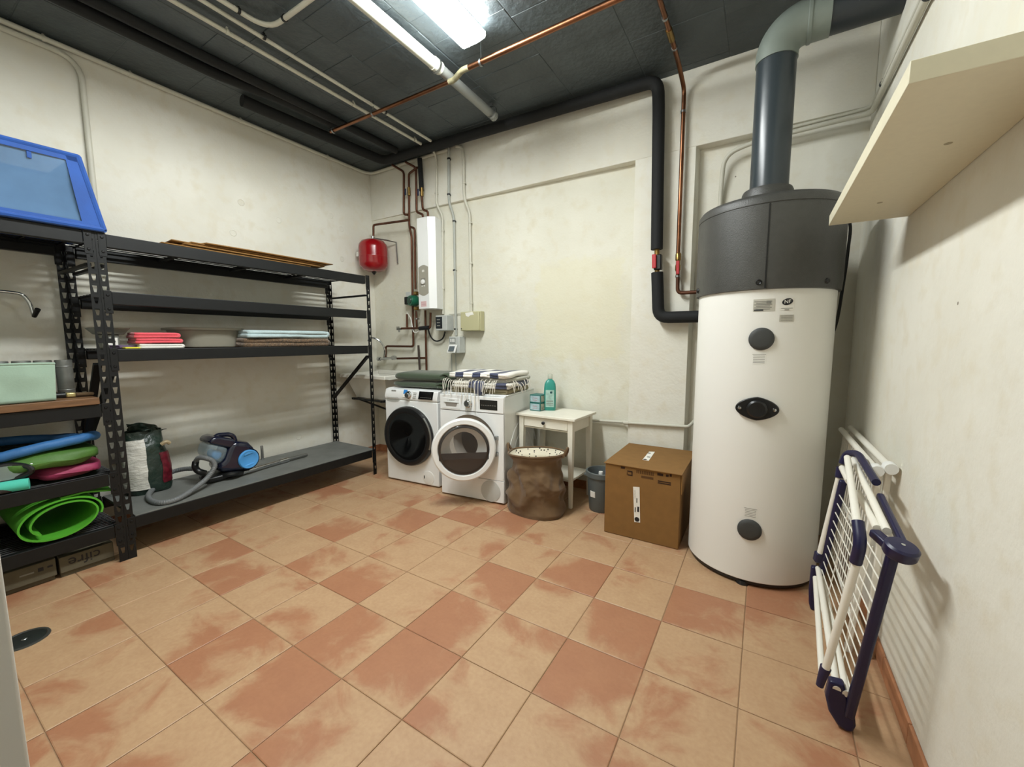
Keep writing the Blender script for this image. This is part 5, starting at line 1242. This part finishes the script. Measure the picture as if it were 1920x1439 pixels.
# conduits on the back wall above the meter boxes
def zc(x, y): return (740 + x / 4.795, 380 + y / 4.795)
def zd(x, y): return (640 + x / 4, 280 + y / 4)
def conduit(label, pix, r, mt, ys, clip_v, cm):
    pts = [gy(*p, y) for p, y in zip(pix, ys)]
    cl = []
    for (p, y) in clip_v: cl.append((gy(*p, y), (0, 0, 1), (0, .03, 0)))
    return pipe('surface_conduit', label, pts, r, mt, .06, 12, 'conduit', 'conduits above the meter boxes', cl, cm)
YU, YL_ = 2.318, 2.352
conduit('left of three grey wall conduits, running down behind the white boiler', [zd(690, 12), zd(712, 60), zd(714, 330), zd(712, 410), zd(760, 500), zd(762, 1235)], .0115, M_CONDUIT, (2.26, YU, YU, YU, YL_, YL_), [(zd(713, 330), YU), (zd(761, 612), YL_), (zd(763, 1045), YL_)], M_CONDUIT)
conduit('middle of three grey wall conduits, ending at the small meter box', [zd(806, -10), zd(806, 70), zd(806, 340), zd(808, 400), zd(845, 510), zd(860, 1400)], .0125, M_CONDUITG, (2.30, YU, YU, YU, YL_, YL_), [(zd(806, 72), YU), (zd(806, 340), YU), (zd(846, 540), YL_), (zd(849, 908), YL_), (zd(856, 1350), YL_)], M_BLACK)
conduit('right of three grey wall conduits, ending at the beige junction box', [zd(860, -22), zd(905, -20), zd(918, 70), zd(918, 300), zd(925, 385), zd(962, 470), zd(974, 1225)], .0135, M_CONDUIT, (2.31, 2.315, YU, YU, YU, YL_, YL_), [(zd(922, 255), YU), (zd(966, 552), YL_), (zd(970, 856), YL_), (zd(973, 1155), YL_)], M_CONDUIT)
# boxes
jb = thing('junction_box', 'square beige junction box with torn paper label on the back wall', 'junction box', gy(880, 620, 2.36))
a = gy(863, 585.5, 2.285); c = gy(897.5, 620, 2.285)
MB().box(a.x, c.x, 2.285, 2.375, c.z, a.z).build('lid', mat('beige_plastic', 'b9b58f', .5), jb, bevel=.006)
MB().box(a.x - .003, c.x + .003, 2.315, 2.378, c.z - .003, a.z + .003).build('case', mat('beige_plastic', 'b9b58f', .5), jb, bevel=.004)
MB().prism([V((a.x + .055 + .012 * math.cos(3 * k) + .012 * k, 2.2835, a.z - .012 - (.024 if k % 2 else 0) * 1.0)) for k in range(0)] or [V((a.x + .06, 2.2838, a.z - .01)), V((a.x + .15, 2.2838, a.z - .004)), V((a.x + .165, 2.2838, a.z - .03)), V((a.x + .12, 2.2838, a.z - .036)), V((a.x + .10, 2.2838, a.z - .05)), V((a.x + .07, 2.2838, a.z - .04))], (0, .001, 0)).build('paper_label', M_LABEL, jb, smooth=0)
MB().lathe([(.0001, -.002), (.006, -.002), (.006, .001)], (a.x + .012, 2.285, c.z + .02), (0, 1, 0), 12).build('screw', M_DGREY, jb)
sb_ = thing('switch_box', 'small grey breaker box with dark window right below the boiler', 'breaker box', gy(826, 620, 2.36))
a = gy(816.5, 592, 2.262); c = gy(838, 620, 2.262)
MB().box(a.x, c.x, 2.262, 2.368, c.z, a.z).build('case', M_GREYP, sb_, bevel=.005)
MB().box(a.x + .004, a.x + .088, 2.2585, 2.264, c.z + .02, a.z - .015).build('window', mat('smoky_window', '2c3033', .15), sb_, bevel=.002)
for k in range(3): MB().box(a.x + .02, a.x + .062, 2.2575, 2.259, c.z + .045 + .03 * k, c.z + .055 + .03 * k).build('breaker', M_INKG, sb_)
mb_ = thing('meter_box', 'grey meter box with open lower flap below the middle conduit', 'meter box', gy(854, 662, 2.36))
a = gy(841.5, 631.5, 2.275); c = gy(861.5, 662.5, 2.275)
MB().box(a.x, c.x, 2.275, 2.369, c.z, a.z).build('case', M_GREYP, mb_, bevel=.005)
MB().box(a.x + .012, a.x + .088, 2.2715, 2.277, (a.z + c.z) / 2 + .012, a.z - .012).build('window', mat('pale_window', '8f938f', .2), mb_, bevel=.002)
for k in range(3): MB().box(a.x + .022 + .02 * k, a.x + .035 + .02 * k, 2.270, 2.272, a.z - .055, a.z - .022).build('breaker', M_WHITEP, mb_)
MB().hexa([(a.x + .0, 2.240, c.z + .004), (a.x + .105, 2.240, c.z + .004), (a.x + .105, 2.246, c.z + .004), (a.x + .0, 2.246, c.z + .004), (a.x + .004, 2.268, c.z + .082), (a.x + .109, 2.268, c.z + .082), (a.x + .109, 2.274, c.z + .082), (a.x + .004, 2.274, c.z + .082)]).build('flap', M_WHITEP, mb_, bevel=.002)
MB().hexa([(a.x + .018, 2.2375, c.z + .018), (a.x + .085, 2.2375, c.z + .018), (a.x + .085, 2.240, c.z + .018), (a.x + .018, 2.240, c.z + .018), (a.x + .02, 2.259, c.z + .068), (a.x + .087, 2.259, c.z + .068), (a.x + .087, 2.2615, c.z + .068), (a.x + .02, 2.2615, c.z + .068)]).build('flap_window', mat('grey_window', '5d666b', .2), mb_)
for k, u in enumerate((846, 854)):
    tag(MB().tube([gy(u, 664, 2.365), gy(u + 1, 690, 2.367), gy(u + 2, 735, 2.367)], .004, 6).build('thin_cable', M_CONDUITG), ('left' if k == 0 else 'right') + ' of two thin grey cables below the meter box', 'cable', 'cables below the meter box')
tag(MB().tube([gy(842, 589.5, 2.363), gy(863, 588, 2.363)], .004, 6).build('thin_cable', M_CONDUIT), 'short pale cable between the breaker box and the beige junction box', 'cable')
tag(MB().tube(spline([gy(802.5, 615, 2.33), gy(806, 628, 2.33), gy(812, 637, 2.33), gy(820, 640, 2.33), gy(830, 635, 2.33), gy(834.5, 622, 2.33)], 8), .008, 8).build('drooping_cable', M_BLACK), 'black cable loop drooping under the breaker box', 'cable')

# boiler
bo = thing('electric_boiler', 'tall narrow white electric boiler with grey dial panel on the back wall', 'boiler', (-1.50, 2.25, 1.62))
f0, f1_, f2, yb0 = -1.655, -1.512, -1.445, 2.165
poly = [(f0, yb0), (f1_, yb0), (-1.452, yb0 + .045), (-1.50, 2.368), (f0 - .02, 2.36)]
bb_ = MB().prism([V((x, y, 1.625)) for x, y in poly], (0, 0, .882)).build('case', M_WHITE, bo, smooth=0, bevel=.003)
# long oval panel
q = []
for k in range(24):
    a = PI * k / 23; q.append(V((f0 + .012 + .065 - .060 * math.cos(PI - a) * -1 * -1, yb0 - .0012, 2.035 + .022 * math.sin(a))))
q = [V((f0 + .008, yb0 - .0012, 2.03 + .0))] + [V((f0 + .008 + .128 * k / 12, yb0 - .0012, 2.03 + .022 * math.sin(PI * k / 12))) for k in range(1, 12)] + [V((f0 + .136, yb0 - .0012, 2.03))] + [V((f0 + .136 - .128 * k / 12, yb0 - .0012, 1.775 - .022 * math.sin(PI * k / 12))) for k in range(0, 13)]
pn_ = MB().prism(q, (0, .002, 0)).build('dial_panel', mat('taupe_panel', '9a978a', .5), bo, smooth=0)
MB().box(f0 + .038, f0 + .098, yb0 - .002, yb0, 1.86, 1.925).build('dial_recess', mat('taupe_recess', '7f7d74', .5), pn_)
MB().lathe([(.024, 0), (.023, -.012), (.019, -.014), (.0001, -.014)], (f0 + .070, yb0 - .002, 1.888), (0, 1, 0), 24).build('dial', M_WHITEP, pn_)
MB().box(f0 + .055, f0 + .085, yb0 - .002, yb0, 1.985, 2.005).build('badge', M_LABEL, pn_); MB().box(f0 + .065, f0 + .075, yb0 - .0024, yb0 - .001, 1.991, 1.999).build('badge_mark', M_INKG, pn_)
for k in range(2): MB().box(f0 + .045 + .03 * k, f0 + .062 + .03 * k, yb0 - .002, yb0, 1.845, 1.853).build('button', M_WHITEP, pn_)
ln = MB().box(f0 + .03, f0 + .105, yb0 - .0008, yb0 + .001, 1.645, 1.70).build('warning_print', mat('pink_print', 'e0c4c4', .6), bo)
for k in range(4): MB().box(f0 + .034, f0 + .10, yb0 - .0014, yb0 - .0006, 1.652 + .012 * k, 1.656 + .012 * k).build('print_line', mat('rose_ink', 'b98d8d', .6), ln)

# red expansion tank
ex = thing('expansion_tank', 'red expansion tank hanging on the back wall near the corner', 'tank', (-2.31, 2.17, 2.05))
EXC = V((-2.315, 2.175, 0)); 
ep = [(.0001, 2.052), (.07, 2.056), (.115, 2.075), (.145, 2.11), (.152, 2.14), (.152, 2.20), (.1535, 2.205), (.152, 2.21), (.152, 2.30), (.146, 2.335), (.12, 2.37), (.075, 2.388), (.0001, 2.392)]
MB().lathe(ep, EXC, n=48).build('vessel', M_RED, ex, smooth=60)
MB().lathe([(.0001, 2.022), (.006, 2.022), (.022, 2.04), (.026, 2.056)], EXC, n=16).build('bottom_cap', M_BLACK, ex)
MB().lathe([(.022, 2.388), (.022, 2.40), (.016, 2.402), (.016, 2.425)], EXC, n=16).build('fitting', M_STEEL, ex)
MB().tube([EXC + V((.03, 0, 2.398)), EXC + V((.12, .07, 2.385)), V((-2.13, 2.33, 2.37)), V((-2.13, 2.345, 2.15))], .008, 6).build('bracket', M_STEEL, ex)
MB().box(EXC.x - .152, EXC.x - .120, EXC.y - .10, EXC.y - .06, 2.215, 2.26).build('label', M_LABEL, ex)

# copper pipework (aged) around the boiler, each continuous run a thing
def za(x, y): return (620 + x / 3.427, 280 + y / 3.426)
def zb(x, y): return (640 + x / 8, 600 + y / 8)
yp = 2.315
def run(label, pix, r=.0115, mt=M_COPPERD, y=yp, fil=.03, clips=()):
    pts = [gy(*p[0], p[1]) if isinstance(p[0], tuple) else gy(*p, y) for p in pix]
    return pipe('copper_pipe', label, pts, r, mt, fil, 12, 'pipe', 'copper pipes around the boiler', [(gy(*p, y), (0, 0, 1), (0, .04, 0)) for p in clips])
run('dark copper pipe from the ceiling to the left of the boiler pipes', [(za(395, 100), 2.25), (za(470, 145), 2.30), za(470, 420), za(498, 422)], y=2.30)
run('long dark copper riser passing left of the boiler down to the elbow', [(za(555, 118), 2.25), za(502, 158), za(505, 490), za(520, 560), za(532, 1268), za(355, 1266), za(352, 1338)], y=2.305)
run('copper branch from the riser to the red expansion tank', [za(505, 455), za(275, 487), za(275, 578)], y=2.20, fil=.025)
run('dark copper pipe joining the boiler top on the left', [(za(480, 82), 2.24), za(548, 118), za(552, 405), za(590, 418), za(593, 436)], y=2.28)
run('copper pipe joining the boiler top on the right, below the black sleeve', [za(584, 290), za(592, 390), za(625, 398), za(625, 436)], y=2.27)
run('copper pipe from the riser down through the green pump', [za(515, 500), za(540, 508), za(545, 900)], y=2.285)
run('copper pipe under the green pump to the cross pipe', [za(550, 1040), za(553, 1148)], y=2.285, clips=[za(552, 1090)])
run('thin horizontal copper pipe with drain tap under the pump', [za(455, 1152), za(640, 1148), za(642, 1050)], y=2.27, fil=.02)
run('dark copper pipe from under the boiler down behind the dryer', [za(608, 1035), za(616, 1440)], y=2.30)
run('short copper pipe hanging under the grey relay', [za(490, 1060), za(491, 1148)], y=2.28)
run('horizontal copper pipe behind the sink tap', [za(425, 1345), za(615, 1342)], y=2.305)
tag(MB().cyl(gy(*za(572, 60), 2.28), gy(*za(585, 268), 2.28), .024, 14).build('pipe_sleeve', M_RUBBER), 'black foam sleeve on the pipe above the boiler', 'pipe sleeve')
for k, (q_, y_) in enumerate(((za(495, 275), 2.30), (za(577, 278), 2.27))):
    vv = thing('ball_valve', ('left' if k == 0 else 'right') + ' of two small valves with blue levers above the boiler', 'valve', gy(*q_, y_), 0, 'blue lever valves')
    p = gy(*q_, y_); MB().cyl(p + V((.018, 0, .04)), p + V((.018, 0, -.04)), .017, 12).build('valve_body', M_BRASS, vv); MB().bar(p + V((-.012, -.02, .03)), p + V((-.012, -.02, -.035)), .016, .01, (0, 1, 0)).build('lever', mat('blue_lever', '2a3550', .5), vv, bevel=.003)
# pump
pu = thing('circulation_pump', 'green circulation pump in the copper pipe beside the boiler', 'pump', gy(*za(548, 970), 2.25))
p = gy(*za(548, 975), 2.275)
MB().lathe([(.0001, -.075), (.05, -.075), (.056, -.06), (.056, .0), (.045, .02), (.0001, .02)], p, (.25, 1, 0), 24).build('motor', mat('green_enamel', '0f5a41', .35), pu)
MB().lathe([(.0001, -.082), (.03, -.082), (.034, -.075)], p, (.25, 1, 0), 16).build('motor_cap', mat('dark_green_cap', '123b2e', .4), pu)
for s_ in (-1, 1): MB().lathe([(.024, -.018), (.028, -.012), (.028, .012), (.024, .018), (.0001, .018), (.0001, -.018)], p + V((0, .005, s_ * .078)), (0, 0, 1), 8).build('union_nut', M_BRASS, pu, smooth=0)
rl = thing('relay_box', 'small grey and black relay box left of the green pump', 'relay', gy(*za(505, 970), 2.33))
p = gy(*za(500, 962), 2.30); MB().box(p.x - .04, p.x + .03, 2.30, 2.35, p.z - .065, p.z + .075).build('case', M_GREYP, rl, bevel=.004)
MB().box(p.x - .035, p.x + .02, 2.27, 2.302, p.z - .06, p.z + .02).build('front', M_BLACK, rl, bevel=.006)
tag(MB().tube(spline([gy(*za(490, 1050), 2.29), gy(*za(515, 1090), 2.28), gy(*za(530, 1165), 2.27), gy(*za(548, 1178), 2.27), gy(*za(570, 1165), 2.28)], 7), .0045, 6).build('white_cable', M_WHITEP), 'white cable looping from the relay to the drain pipe', 'cable')
dt = thing('drain_tap', 'small brass drain tap at the left end of the thin copper pipe', 'tap', gy(*za(440, 1155), 2.27))
p = gy(*za(440, 1155), 2.27); MB().cyl(p + V((-.03, 0, 0)), p + V((.03, 0, 0)), .012, 12).build('tap_body', M_STEEL, dt); MB().cyl(p, p + V((0, 0, -.035)), .009, 10).build('spout', M_STEEL, dt); MB().bar(p + V((-.02, -.015, .018)), p + V((.015, -.015, .018)), .012, .008).build('lever', M_STEEL, dt)
tag(MB().cyl(gy(*za(572, 1152), 2.265), gy(*za(632, 1146), 2.265), .021, 12).build('pipe_sleeve', M_RUBBER), 'short black foam sleeve on the thin pipe under the boiler', 'pipe sleeve')
# sink with tap
sk = thing('utility_sink', 'white utility sink in the corner behind the rack and the washing machine', 'sink', (-2.1, 2.08, .72))
M_SINK = mat('white_ceramic', 'dedcd2', .3, coat=.2)
X0, X1, Y0, Y1 = -2.47, -1.775, 1.80, 2.335
rm = MB(); rm.box(X0, X1, Y0, Y0 + .05, .925, .965); rm.box(X0, X1, Y1 - .06, Y1, .925, .975); rm.box(X0, X0 + .05, Y0 + .05, Y1 - .06, .925, .965); rm.box(X1 - .05, X1, Y0 + .05, Y1 - .06, .925, .965)
rm.build('rim', M_SINK, sk, bevel=.008, seg=3)
def tub_ring(z, i): return [V((X0 + .05 + i, Y0 + .05 + i, z)), V((X1 - .05 - i, Y0 + .05 + i, z)), V((X1 - .05 - i, Y1 - .06 - i * .5, z)), V((X0 + .05 + i, Y1 - .06 - i * .5, z))]
r0, r1 = tub_ring(.93, 0), tub_ring(.715, .07); MB().add(r0 + r1, [(0, 1, 5, 4), (1, 2, 6, 5), (2, 3, 7, 6), (3, 0, 4, 7), (4, 5, 6, 7)]).build('bowl', M_SINK, sk, solid=.012, smooth=0)
for x in (X0 + .14, X1 - .14):
    MB().bar((x, Y0 + .06, .70), (x, Y1 + .015, .70), .022, .022).build('support_bracket', M_BLACK, sk); MB().bar((x, Y0 + .12, .69), (x, Y1 + .01, .50), .018, .018).build('bracket_strut', M_BLACK, sk)
MB().bar((X0 + .1, Y0 + .075, .70), (X1 - .1, Y0 + .075, .70), .02, .02).build('support_bar', M_BLACK, sk)
tpp = thing('sink_tap', 'chrome wall tap with bent spout above the utility sink', 'tap', gy(721, 672, 2.30))
p = gy(721, 673, 2.28); q2 = gy(740, 671, 2.28)
MB().cyl(p + V((-.07, 0, -.004)), q2 + V((.01, 0, 0)), .014, 14).build('tap_body', M_CHROME, tpp)
MB().lathe([(.0001, -.03), (.022, -.03), (.024, .0), (.018, .012)], p + V((-.08, 0, -.004)), (1, 0, 0), 14).build('handwheel', M_CHROME, tpp); MB().lathe([(.0001, -.03), (.024, -.03), (.026, .0), (.018, .02)], q2 + V((.02, -.02, 0)), (0, 1, 0), 14).build('handwheel', M_CHROME, tpp)
MB().cyl(p, gy(721, 672, 2.34), .016, 12).build('wall_union', M_CHROME, tpp)
MB().tube(spline([p + V((0, -.005, .01)), gy(721, 655, 2.27), gy(715, 643, 2.25), gy(706, 636, 2.22), gy(695, 634, 2.18), gy(690, 640, 2.15)], 6), .010, 10).build('spout', M_CHROME, tpp)
# broom handle leaning in the corner behind the machines
tag(MB().cyl(gy(784.5, 648, 2.30), V((-1.68, 2.22, .02)), .012, 12).build('broom_stick', mat('dark_brown_stick', '33261d', .6)), 'dark stick leaning on the wall behind the green blankets', 'stick')

# ================================================================== PIPES AND CONDUITS UNDER THE CEILING
zz_ = ZC - .034
def cpipe(name, label, pts, r, mt, clips=(), clip_mt=None, group=None, fil=.08, cat='pipe'):
    return pipe(name, label, pts, r, mt, fil, 12, cat, group, [(V(c), d, V((0, 0, max(.012, min(.024, ZC - .008 - c[2]))))) for c, d in clips], clip_mt)
GC = 'pale conduits under the ceiling'
cpipe('overhead_conduit', 'left of two long straight pale conduits under the ceiling', [V((-1.484, -.8, zz_)), V((-1.50, 2.09, zz_))], .0125, M_CONDUIT, [((-1.486, .46, zz_), (0, 1, 0)), ((-1.488, 1.34, zz_), (0, 1, 0)), ((-1.49, 2.0, zz_), (0, 1, 0))], M_CONDUIT, GC, cat='conduit')
cpipe('overhead_conduit', 'right of two long straight pale conduits under the ceiling', [V((-1.334, -.8, zz_)), V((-1.382, 2.095, zz_))], .0115, M_CONDUIT, [((-1.345, .60, zz_), (0, 1, 0)), ((-1.365, 1.55, zz_), (0, 1, 0))], M_BLACK, GC, cat='conduit')
cpipe('overhead_conduit', 'pale conduit bent at a right angle towards the ceiling lamp', [V((-1.265, -.8, zz_)), V((-1.262, .585, zz_)), V((-.64, .585, zz_))], .0135, M_CONDUIT, [((-1.263, .42, zz_), (0, 1, 0)), ((-1.10, .585, zz_), (1, 0, 0))], M_BLACK, GC, fil=.12, cat='conduit')
cpipe('overhead_conduit', 'pale conduit along the top edge of the left and back walls', [V((-2.495, -.8, 3.14)), V((-2.495, 2.31, 3.14)), V((-1.35, 2.315, 3.14))], .016, M_CONDUIT, [((-2.495, .30, 3.14), (0, 1, 0)), ((-2.495, -.1, 3.14), (0, 1, 0)), ((-2.495, 1.0, 3.14), (0, 1, 0)), ((-2.495, 1.8, 3.14), (0, 1, 0))], M_CONDUIT, GC, fil=.12, cat='conduit')
pl = [gx(-60, 55, -2.508), gx(100, 88, -2.508), gx(148, 112, -2.508), gx(156, 200, -2.508), gx(178, 420, -2.508)]
pl = [V((-2.508, -.8, 3.105)), V((-2.508, gx(150, 110, -2.508).y, 3.105)), V((-2.508, gx(150, 110, -2.508).y + .0, 1.6))]
cpipe('surface_conduit', 'pale conduit bending down the left wall above the blue mesh bin', pl, .016, M_CONDUIT, [], M_CONDUIT, None, fil=.13, cat='conduit')
# large pale drain pipe
bg = thing('drain_pipe', 'thick pale grey drain pipe hanging under the ceiling left of the lamp', 'pipe', (-.585, 1.0, 3.10))
MB().cyl((-.585, -.8, 3.108), (-.60, 1.30, 3.104), .036, 28).build('pipe_section', M_PVCL if False else mat('pale_pvc', 'c3c4b8', .4, var=(4, .06)), bg)
MB().cyl((-.599, 1.27, 3.104), (-.60, 1.335, 3.104), .040, 28).build('socket', mat('pale_pvc', 'c3c4b8', .4), bg)
MB().cyl((-.60, 1.33, 3.104), (-.615, 1.985, 3.10), .032, 28).build('pipe_end', mat('mid_grey_pvc', '858884', .45), bg)
MB().lathe([(.0001, .0), (.035, .0), (.036, .02), (.032, .02)], (-.615, 1.985, 3.10), (0, 1, 0), 20).build('end_cap', mat('mid_grey_pvc', '858884', .45), bg)
for y in (1.30, 1.94): MB().lathe([(.041, -.008), (.046, -.008), (.046, .008), (.041, .008)], (-.60, y, 3.103), (0, 1, 0), 20).build('clamp', M_STEEL, bg); MB().bar((-.60, y, 3.145), (-.60, y, ZC - .003), .012, .012, (0, 1, 0)).build('hanger', M_STEEL, bg)
# copper run across the ceiling
cr = thing('copper_pipe', 'long copper pipe crossing under the ceiling with a kinked joint by the lamp', 'pipe', (-.7, 1.49, 3.09))
zcu = 3.045
L1 = [gz(620, 247, zcu + .04), gz(846, 152, zcu)]; L2 = [gz(872, 130, zcu), gz(1155, 0, zcu)]
L2b = L2[1] + (L2[1] - L2[0]).normalized() * .6
MB().cyl(L1[0], L1[1], .0135, 14).build('pipe_section', M_COPPER, cr); MB().cyl(L2[0], L2b, .0165, 14).build('pipe_section', M_COPPER, cr)
MB().tube(spline([L1[1] + V((-.02, 0, 0)), L1[1] + V((.02, .0, 0)), (L1[1] + L2[0]) / 2, L2[0] + V((-.02, 0, 0)), L2[0] + V((.03, 0, 0))], 5), .018, 12).build('kinked_joint', mat('verdigris_copper', '8a8468', .55, metal=.4, var=(40, .35)), cr)
for p in (L1[0] + V((.04, 0, 0)), gz(700, 213, zcu + .03), gz(902, 117, zcu)):
    MB().lathe([(.018, -.007), (.023, -.007), (.023, .007), (.018, .007)], p, (1, 0, 0), 14).build('clamp', M_STEEL, cr); MB().cyl(p + V((0, 0, .018)), V((p.x, p.y, ZC - .002)), .004, 8).build('hanger_rod', M_STEEL, cr)
# black pipes under the ceiling on the left
cpipe('overhead_pipe', 'upper of the black insulated pipes running to the back wall under the ceiling', [V((-1.87, -.8, 3.138)), V((-1.85, .5, 3.138)), V((-1.82, 1.3, 3.138)), V((-1.80, 2.06, 3.138))], .030, M_RUBBER, cat='pipe', group='black pipes under the ceiling')
cpipe('overhead_pipe', 'black insulated pipe nearest the left wall under the ceiling', [V((-1.99, -.8, 3.136)), V((-1.985, .60, 3.136)), V((-1.90, 1.0, 3.136)), V((-1.885, 1.5, 3.138))], .032, M_RUBBER, cat='pipe', group='black pipes under the ceiling')
# conduit on the right wall running round the corner to the heater
rp = [V((1.78, -.6, 2.575)), V((1.78, 2.27, 2.585)), V((1.70, 2.32, 2.605)), V((1.20, 2.325, 2.59)), V((1.03, 2.36, 2.56)), V((1.015, 2.405, 2.30)), V((1.02, 2.408, 1.9))]
r_ = cpipe('surface_conduit', 'grey conduit along the right wall turning round the corner behind the duct', rp, .0145, M_CONDUIT, [((1.78, 1.33, 2.578), (0, 1, 0))], M_DGREY, None, fil=.09, cat='conduit')
cpipe('surface_conduit', 'second grey conduit just above the first on the right wall', [V((1.782, -.6, 2.615)), V((1.782, 2.30, 2.63)), V((1.70, 2.325, 2.632)), V((1.30, 2.325, 2.625))], .010, M_CONDUIT, [((1.782, 2.05, 2.628), (0, 1, 0))], M_DGREY, None, fil=.05, cat='conduit')
# filled bolt holes on the left wall
wl = bpy.data.objects['wall_left']
for (u, v) in ((437, 437), (641, 486), (522, 413), (640, 430), (560, 820), (452, 380), (620, 405)):
    p = gx(u, v, XL)
    MB().lathe([(.0001, .0015), (.020, .0012), (.0225, .004), (.026, .003), (.029, 0)], (XL - .0005, p.y, p.z), (1, 0, 0), 20).build('filled_hole', M_WALL, wl)
